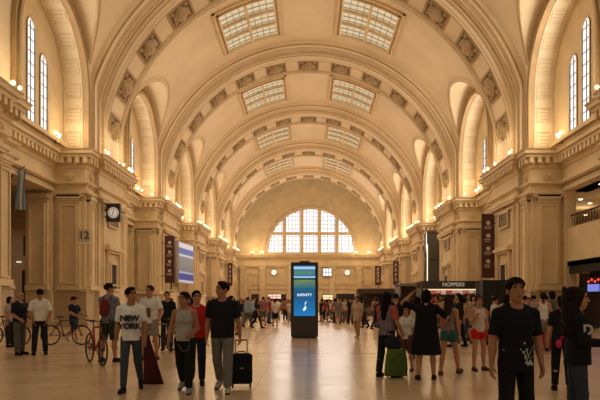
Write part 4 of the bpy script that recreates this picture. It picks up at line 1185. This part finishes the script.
# hanging banners: pier side boards
def banner(px0, px1, py0, py1, d, label, nm='banner', sc=1.):
    cx = (px0+px1)/2; x = (cx-VX)*d/F; w = (px1-px0)*d/F; z1 = CAMH+(HY-py0)*d/F; z0 = CAMH+(HY-py1)*d/F
    e = empty(nm, (x, d, z0), 0, label, 'sign')
    MB().box(-w/2,w/2,-.06,.06,0,z1-z0).build('board', mat('banner_maroon','#4a2019',.6), e)
    H_ = z1-z0; bo = [o for o in e.children][0]; rw = random.Random(int(px0))
    for k in range(4):
        m = MB(); zc = H_*(.86-.2*k); r = w*.17
        m.grid([[(q*r*cos(2*pi*j/10), -.065, zc+q*r*sin(2*pi*j/10)) for j in range(10)] for q in (.02,1)], True)
        for j in range(2): m.box(-w*.3, w*rw.uniform(.1,.32), -.066,-.06, zc-r-H_*.03*(j+1), zc-r-H_*.03*(j+1)+H_*.012)
        m.build('pictogram', mat('sign_cream','#cdb9a8',.6), bo)
    s = -1 if x > 0 else 1
    m = MB()
    for zz in (.15*H_, .85*H_): m.box(-s*w/2 if s < 0 else -w/2-.7, (w/2+.7) if s < 0 else -w/2, -.03,.03, zz-.03, zz+.03)
    m.build('bracket', black, e)
    return e
banner(481.5, 494.5, 214, 278, 41, 'tall maroon sign board with cream pictograms on the right, beside the food stall')
banner(165, 174.5, 236, 283, 52.5, 'maroon sign board with cream pictograms left of the hanging blue screen')
banner(227.5, 232.5, 263, 286, 92, 'distant maroon sign board on the left side, farthest of the left ones')
banner(393, 398.5, 261, 285, 84, 'small maroon sign board with dots high over the far stall')
banner(375, 381, 266, 285, 102, 'distant plain maroon sign board at the end of the right side')
# big departures screen, turned towards the hall
d0 = 56; x0 = (178.5-VX)*d0/F; d1 = 61; x1 = (193-VX)*d1/F
e = empty('departures_screen', (x0, d0, 0), atan2(d1-d0, x1-x0), 'large angled departures screen with blue and white bands beyond second left pier', 'screen')
Ls = sqrt((d1-d0)**2+(x1-x0)**2); z1 = CAMH+(HY-242)*d0/F; z0 = CAMH+(HY-282)*d0/F
fr_ = MB().box(-.1,Ls+.1,0,.25,z0-.1,z1+.1).build('casing', mat('screen_case','#b7b2a8',.5), e)
MB().box(0,Ls,-.03,0,z0,z1).build('panel', mat('panel_grey','#5b5f66',.4,emit=.35,ecol='#777b84'), e)
Hs = z1-z0
for (a, b_, c_) in ((.88,1,'#c9d4ea'),(.74,.86,'#3d57b8'),(.66,.72,'#b9c4e4'),(.0,.06,'#c8cce0'),(.08,.22,'#2d3ca8'),(.24,.28,'#a9b4dc')):
    MB().box(.02,Ls-.02,-.045,-.03,z0+Hs*a,z0+Hs*b_).build('screen_band', mat('band_'+c_[1:],c_,.5,emit=.28), e)

# flag on the left
fd_ = 30.5; fx = (18-VX)*fd_/F; fz = CAMH+(HY-190)*fd_/F
e = empty('flag', (fx, fd_, fz), 0, 'pale blue and white flag hanging limp from a slanted pole on the left', 'flag')
MB().tube([(-.9,.1,.3),(.35,-.0,1.2)], .03, 6).build('pole', dkwood, e, True)
for i_, (a, b_, c_) in enumerate(((-.16,.0,'#7fa0c2'),(.0,.16,'#dcd9d2'),(.16,.3,'#7fa0c2'))):
    m = MB(); rows = []
    for k in range(13):
        t = k/12; z = 1.1-2.1*t
        rows.append([(a+(b_-a)*q+.03*sin(6*t+i_)+.12-.1*t, .05*sin(9*(a+(b_-a)*q)*4+3*t), z-(.3*(.3-(a+(b_-a)*q)))*(1-t)) for q in (0,.5,1)])
    m.grid(rows); rows2 = [[(x,y+.012,z) for x,y,z in r] for r in rows]; m.grid(rows2)
    m.build('flag_stripe', cloth(c_), e, True)

# wall lamps and lamp clusters on the cornices
def make_cluster():
    e = empty('lamp_cluster')
    m = MB().lathe([(.0,0),(.16,0),(.13,.05),(.05,.09),(.03,.2),(.05,.26),(.03,.32),(.025,.5),(.0,.52)], n=10)
    for k in range(3):
        a = 2*pi*k/3+.4; m.tube([(0,0,.3),(.16*cos(a),.16*sin(a),.24),(.27*cos(a),.27*sin(a),.34)], .014, 5)
    m.build('stem', brass, e, True)
    for k in range(3):
        a = 2*pi*k/3+.4; MB().sphere((.27*cos(a),.27*sin(a),.43), .085, 12, 8).build('globe', globe_m, e, True)
    MB().sphere((0,0,.6), .095, 12, 8).build('globe', globe_m, e, True)
    return e
proto_c = make_cluster(); cl_used = [False]
ORD = ['first', 'second', 'third', 'fourth', 'fifth', 'sixth']
def cluster(x, y, label, grp):
    cluster_n = 0
    e = copy_tree(proto_c) if cl_used[0] else proto_c; cl_used[0] = True
    e.location = (x, y, Z0+.03); e.rotation_euler = (0,0,random.uniform(0,2)); e['label'] = label; e['category'] = 'lamp'; e['group'] = grp; return e
cluster_pos = []
for sx, sd in ((-1,'left'),(1,'right')):
    for i, c in enumerate(PC):
        for off, w_ in ((-1.6,'nearest'), (1.4,'middle'), (3.6,'farthest')):
            if i == 0 and off < 0: continue
            cluster(sx*12.75, c+off, '%s globe lamp cluster on top of the %s %s-hand pier' % (w_, ORD[i], sd), 'globe lamp clusters on the cornices'); cluster_pos.append((sx*12.6, c+off))
    for i, yc in enumerate(GAPC):
        for off, w_ in ((-2.6,'nearer'), (2.6,'farther')):
            cluster(sx*14.1, yc+off, '%s globe lamp cluster under the windows of %s %s-hand bay' % (w_, ORD[i], sd), 'globe lamp clusters on the cornices'); cluster_pos.append((sx*13.9, yc+off))
END_U = (-10.4, -8.6, 8.9, 11.2)
for k, u in enumerate(END_U):
    cluster(u, YEND-.75, '%s lamp cluster on the end wall ledge below the great arched window' % ('leftmost', 'second from left', 'second from right', 'rightmost')[k], 'globe lamp clusters on the end wall ledge').location.z = 10.2
def make_flood():
    e = empty('floodlight')
    rbox(MB(), -.2,.2,-.14,.14,.12,.4,.03).build('housing', mat('flood_housing','#6b4a33',.5), e, True)
    MB().box(-.17,.17,-.155,-.13,.15,.37).build('lens', mat('flood_lens','#fff3d8',.3,emit=2.,ecol='#ffe0a8'), e)
    MB().tube([(-.2,0,.26),(-.23,0,.02),(.23,0,.02),(.2,0,.26)], .015, 6).build('yoke', black, e)
    return e
pf = make_flood(); fu = [False]
for sx, sd in ((-1,'left'),(1,'right')):
    for i, c in enumerate(PC):
        e = copy_tree(pf) if fu[0] else pf; fu[0] = True
        e.location = (sx*13.2, c+HP+.1, Z0+.03); e.rotation_euler = (0,0,R_(180 if i % 2 else 150)); e['label'] = 'boxy brown floodlight on far corner of the %s %s-hand pier top' % (ORD[i], sd); e['category'] = 'floodlight'; e['group'] = 'floodlights on the pier tops'
pb = empty('uplight'); MB().lathe([(0,0),(.12,0),(.1,.06),(.05,.12),(.05,.2),(0,.2)], n=10).build('base', brass, pb, True); MB().sphere((0,0,.34), .14, 14, 8).build('bulb', mat('uplight_bulb','#fff0c8',.4,emit=7.,ecol='#ffe0a4'), pb, True)
fu = [False]
for sx, sd in ((-1,'left'),(1,'right')):
    for i, c in enumerate(PC):
        if i == 0: continue
        e = copy_tree(pb) if fu[0] else pb; fu[0] = True
        e.location = (sx*13.35, c-HP+.05, Z0+.03); e['label'] = 'bright round uplight on the near ledge of the %s %s-hand pier' % (ORD[i], sd); e['category'] = 'lamp'; e['group'] = 'uplights on the pier ledges'

# end wall clocks and lit boards
def wall_clock(px, py, label):
    p = at(px, py, YEND-.2); e = empty('wall_clock', p, 0, label, 'clock')
    m = MB(); m.grid([[(r*cos(2*pi*k/24), y, r*sin(2*pi*k/24)) for k in range(24)] for r, y in ((.001,-.1),(.5,-.1))], True); m.build('dial', mat('dial_lit','#f4f2ec',.5,emit=.7), e)
    m = MB().torus((0,-.08,0), .55, .07, 'y', 24, 6); m.build('rim', brass, e, True)
    MB().box(-.03,.03,-.14,-.11,0,.36).box(-.22,0,-.14,-.11,-.03,.03).build('hands', black, e)
wall_clock(274, 272.3, 'round white wall clock on the end wall, left of the display'); wall_clock(347.2, 272.5, 'round white wall clock on the end wall, right of the display')
def board(px0, px1, py0, py1, col, label, nm, em=.8, d=YEND-.45):
    a = at(px0, py1, d); b_ = at(px1, py0, d); w_, h_ = b_.x-a.x, b_.z-a.z
    e = empty(nm, ((a.x+b_.x)/2, d, a.z), 0, label, 'sign')
    MB().box(-w_/2-.1,w_/2+.1,-.1,.1,-.1,h_+.1).build('frame', dkwood, e)
    MB().box(-w_/2,w_/2,-.14,-.1,0,h_).build('face', mat('board_'+col[1:],col,.5,emit=em), e)
    m = MB(); n = 3
    for k in range(1, n): m.box(-w_/2+w_*k/n-.05,-w_/2+w_*k/n+.05,-.16,-.14,0,h_)
    m.box(-w_/2,w_/2,-.16,-.14,h_*.5-.05,h_*.5+.05); m.build('dividers', mat('divider','#7f8aa8',.5), e)
board(323, 331.5, 268.5, 276, '#dfe8f5', 'bright bluish-white lit board on the end wall', 'light_board')
board(323, 332.5, 295, 299.5, '#ffe9b8', 'small glowing yellow lit sign low on the end wall right of the display', 'lit_sign')
board(268, 281, 294.5, 298.5, '#f7cfc0', 'glowing pinkish shop sign low on the end wall left of the display', 'shop_sign')
board(369, 384, 293, 297, '#e8cf90', 'glowing yellowish shop sign at the right corner of the end wall', 'shop_sign', .4, YEND-.6)

# food stall on the right
def stall(x0, x1, d, z0, z1, label, text=None, depth=3.2, tint='#35302a', rich=True):
    e = empty('food_stall' if rich else 'market_stall', ((x0+x1)/2, d, 0), 0, label, 'stall'); w_ = (x1-x0)/2
    tm = mat('stall_'+tint[1:], tint, .5)
    f_ = MB().box(-w_,w_,0,depth,z1-.12,z1).box(-w_,w_,-.05,.12,z0,z1).build('fascia', tm, e)
    if text: text_obj('lettering', text, .38, mat('fascia_letters','#cdc8ba',.5,emit=.25), f_, (-.2,-.08,(z0+z1)/2), (pi/2,0,0), ext=.01, bold=.004)
    for s in (-1,1): MB().box(*sorted((s*w_,s*(w_-.12))),0,depth,0,z0).build('side_post', tm, e)
    MB().box(-w_,w_,depth-.1,depth,0,z1).build('back_wall', mat('stall_back','#8b6d4c',.6), e)
    MB().box(-w_+.1,w_-.1,.1,.7,0,1.05).build('counter', mat('stall_counter','#4d3a2a',.5), e)
    if rich:
        MB().box(-w_+.2,w_-.2,.15,.25,z0-.12,z0-.04).build('light_strip', mat('strip','#fff0d0',.5,emit=.9,ecol='#ffe0b8'), e)
        MB().box(-w_+.2,w_-.2,depth-.5,depth-.1,1.0,1.04).box(-w_+.2,w_-.2,depth-.5,depth-.1,1.5,1.54).box(-w_+.2,w_-.2,depth-.5,depth-.1,2.0,2.04).build('shelves', mat('shelf','#b09a78',.5), e)
        rr = random.Random(5)
        m = {c_: MB() for c_ in ('#d9685c','#e8dcc8','#8fb9a8','#c23c38','#e8b45c')}
        mb_ = MB()
        nb = 11
        for k in range(nb):
            xx = -w_+.25+(2*w_-.5)*k/nb; ww = (2*w_-.5)/nb-.06
            c_ = ['#d9b89c','#c9685c','#d8a89c','#e8c8b8','#b8483c','#e5ada0','#e8c8c0','#c9685c','#d8ccb0','#a8b09c','#d9b08c'][k]
            MB().box(xx,xx+ww,.2,.26,z0-.42+.05*(k%3),z0-.14).build('menu_panel', mat('menu_'+c_[1:],c_,.5,emit=.3), e)
        for sh in (1.04,1.54,2.04):
            xx = -w_+.3
            while xx < w_-.4:
                ww = rr.uniform(.1,.3); c_ = rr.choice(list(m)); m[c_].box(xx,xx+ww,depth-.45,depth-.2,sh,sh+rr.uniform(.12,.34)); xx += ww+.05
        for c_, q in m.items(): 
            if q.v: o = q.build('packaged_goods', mat('goods_'+c_[1:],c_,.5,emit=.12), e)
    return e
stall(8.0, 13.0-.1, 42.5, 2.42, 2.95, 'dark fronted food stall with lettered fascia and lit menu panels on the right', 'HOPPERS', depth=2.2)
stall(5.2, 10.9, 62, 2.35, 2.85, 'long low dark fascia stall beyond the food stall, toward the end wall', None, tint='#3d3024', rich=False)
stall(8.2, 12.4, 54, 2.9, 3.15, 'grey roofed kiosk between the food stall and the long low stall', None, tint='#6b675e', rich=False)
# grey partition and black cabinet right of the stall
x, y = (484-VX)*41/F, 41
e = MB().box(-.55,.55,-.06,.06,0,2.8).frame(lambda u,v,t:(u,-t,v), -.55,.55,0,2.8,.08,.06,.09).build('partition', mat('partition_grey','#4e4a42',.6), None, loc=(x,y,0)); tag(e, 'grey panel partition at the right end of the food stall', 'partition')
x, y = (499-VX)*30/F, 30
e = empty('black_cabinet', (x,y,0), 0, 'tall matte black cabinet behind the man in the black cap', 'cabinet')
MB().box(-.9,.6,-.3,.3,.08,2.55).build('body', mat('cabinet_black','#121110',.6), e)
MB().box(-.86,-.17,-.32,-.3,.1,2.5).build('door', mat('cabinet_black','#121110',.6), e); MB().box(-.13,.56,-.32,-.3,.1,2.5).build('door', mat('cabinet_black','#121110',.6), e)
MB().box(-.85,.55,-.25,.25,0,.08).build('foot', black, e)
# pink suitcases beside the seated group
x, y = fromfoot(547, 350)
e = empty('pink_suitcase', (x,y,0), R_(10), 'hot pink suitcase standing by the right wall group', 'suitcase')
rbox(MB(), -.32,.32,-.15,.15,.05,.5,.04).build('shell', cloth('#a8274c'), e, True)
for s in (-1,1): MB().torus((s*.24,0,.03), .02, .012, 'x', 12, 6).build('wheel', black, e, True)
MB().tube([(-.1,0,.5),(-.08,0,.56),(.08,0,.56),(.1,0,.5)], .012, 6).build('handle', black, e, True)
# bench along the right pier
e = empty('bench', (11.0, 25.5, 0), R_(90), 'long low dark bench near the right wall behind the crowd', 'bench')
MB().box(-2,2,-.25,.25,.4,.46).build('seat', dkwood, e)
for s in (-1,1): MB().box(s*1.7-.05,s*1.7+.05,-.2,.2,0,.4).build('leg', black, e)
MB().box(-2,2,.22,.28,.46,.85).build('backrest', dkwood, e)

# right bay: mezzanine behind the opening, with railing, ceiling spots and shop below
ws = walls[1]
ya, yb = PC[0]+HP+.4, PC[1]-HP-.4
MB().box(15.0, 15.4, ya, yb, 3.55, 5.75).box(15.0, 22, ya, yb+9.5, 3.55, 3.8).build('mezzanine_wall', stone, ws)
r_ = MB()
for k in range(24):
    yy = ya+.15+(yb-ya-.3)*k/23; r_.tube([(15.2,yy,5.75),(15.2,yy,6.45)], .018, 5)
for k in range(7):
    yy = ya+.6+(yb-ya-1.2)*k/6; r_.torus((15.2,yy,6.1), .2, .018, 'x', 14, 5)
r_.box(15.16,15.24,ya,yb,6.42,6.5); r_.build('railing', mat('railing_iron','#2c261f',.5), ws)
for k, (xs, ys) in enumerate(((15.9, 32.6), (17.0, 37.5), (18.3, 39.0), (20.4, 44.2), (17.2, 34.0), (19.5, 36.2), (16.1, 28.8))):
    e = empty('ceiling_spot', (xs, ys, 7.86), 0, 'round recessed ceiling spot glowing above the right-hand mezzanine', 'lamp', 'recessed spots over the mezzanine')
    MB().lathe([(.0,0),(.13,0),(.13,.04)], n=12).build('lens', mat('spot_lens','#fff4dc',.4,emit=8.,ecol='#ffe8c0'), e)
    MB().lathe([(.13,.0),(.17,-.01),(.17,.03)], n=12).build('rim', brass, e)
# shop front under the mezzanine
MB().box(15.1,15.2,ya,yb,3.1,3.55).build('shop_fascia', dark_m, ws)
MB().box(16.3,16.4,ya,yb,0,3.5).build('shop_interior', dkwood, ws)
e = empty('shop_display', (15.9, 33.4, 2.0), R_(-60), 'small glowing red and blue shop display at the right edge', 'display')
MB().box(-.4,.4,-.05,.05,0,.9).build('case', black, e)
MB().box(-.36,.36,-.07,-.05,.05,.45).build('blue_panel', mat('neon_blue','#6a78c8',.5,emit=1.), e)
for k in range(4): MB().sphere((-.3+.2*k,-.06,.6+.1*(k%2)), .06, 8, 6).build('red_lamp', mat('neon_red','#d83a2e',.5,emit=2.5), e)
# left bay: dim doors and lit exit strip behind the opening
e = empty('door_sign', ((19-VX)*40/F, 40, CAMH+(HY-262)*40/F), R_(20), 'small pale lit strip sign above a dark doorway at the left', 'sign')
MB().box(-.16,.16,-.03,.03,-.06,.06).build('face', mat('strip_pale','#e8dcc0',.5,emit=.8), e)
MB().box(-.19,.19,-.02,.05,-.09,.09).build('casing', black, e)

# glazed lift shaft between the second and third right-hand piers
e = empty('lift_shaft', (13.35, 64.6, 0), 0, 'tall grey glazed lift shaft with bright light strip between right-hand piers', 'lift')
m = MB()
for a in (-.7, .7):
    for b_ in (-.7, .7): m.box(a-.05,a+.05,b_-.05,b_+.05,0,9.0)
for zz in (0, 3, 6, 8.9): m.box(-.75,.75,-.75,.75,zz,zz+.1)
m.build('frame', mat('lift_frame','#5e5c58',.4,.5), e)
MB().box(-.66,.66,-.66,.66,.1,8.9).build('glazing', mat('lift_glass','#5d5a52',.15,spec=.7), e)
MB().box(-.74,-.66,-.78,-.7,1.5,7.6).build('light_strip', mat('strip_light','#fff3dc',.4,emit=1.2,ecol='#fff0d4'), e)
# ------------------------------------------------------------------ camera, light
cam_d = bpy.data.cameras.new('camera'); cam = bpy.data.objects.new('camera', cam_d); C.objects.link(cam)
cam_d.lens = 36; cam_d.sensor_width = 36; cam_d.sensor_fit = 'HORIZONTAL'
cam_d.shift_x = -(VX-300)/600; cam_d.shift_y = (HY-200)/600
cam_d.clip_end = 500; cam_d.clip_start = .1
cam.location = (0,0,CAMH); cam.rotation_euler = (pi/2, 0, 0); S.camera = cam
w = bpy.data.worlds.new('world'); S.world = w; w.use_nodes = True
bg = w.node_tree.nodes['Background']; bg.inputs['Color'].default_value = srgb('#ffe9c8'); bg.inputs['Strength'].default_value = .32
S.view_settings.view_transform = 'Standard'; S.view_settings.look = 'None'; S.view_settings.exposure = .12; S.view_settings.gamma = 1
S.view_settings.use_curve_mapping = False
def plight(loc, power, col='#ffe4b8', r=.3):
    l = bpy.data.lights.new('unseen_lamp_point', 'POINT'); l.energy = power; l.color = srgb(col)[:3]; l.shadow_soft_size = r
    o = bpy.data.objects.new('unseen_point_light', l); C.objects.link(o); o.location = loc; return o
def alight(loc, rot, sx_, sy_, power, col):
    l = bpy.data.lights.new('daylight', 'AREA'); l.energy = power; l.color = srgb(col)[:3]; l.shape = 'RECTANGLE'; l.size = sx_; l.size_y = sy_
    o = bpy.data.objects.new('daylight', l); C.objects.link(o); o.location = loc; o.rotation_euler = rot; return o
for sx in (-1, 1):
    for i, c in enumerate(PC):
        plight((sx*13.2, c-HP-.9, Z0+1.0), 14)
    for yc in GAPC:
        alight((sx*14.1, yc, Z0+3.2), (0, sx*pi/2, 0), 4.5, 3.8, 520 if sx > 0 else 260, '#fff3e2')
        th = R_(19.8)
        alight((sx*13.6*sin(th), yc, Z0+13.6*cos(th)), (0, sx*th, 0), 4.2, 6.0, 300, '#fff3e2')
for (x, y) in cluster_pos: plight((x*.93, y, Z0+1.25), 40, r=.2)  # unseen lights for the globe clusters, floated off them into the room
alight((EC, YEND-1.2, ZS+3.8), (-pi/2, 0, 0), 14, 7, 900, '#fff5ea')
for yy in (30.0, 36.0, 41.0): plight((18.8, yy, 7.2), 38)  # unseen lights added to brighten the mezzanine interior
for u in END_U: plight((u, YEND-2.2, 11.3), 110, r=.4)  # unseen lights brightening the end wall, set forward of its ledge clusters
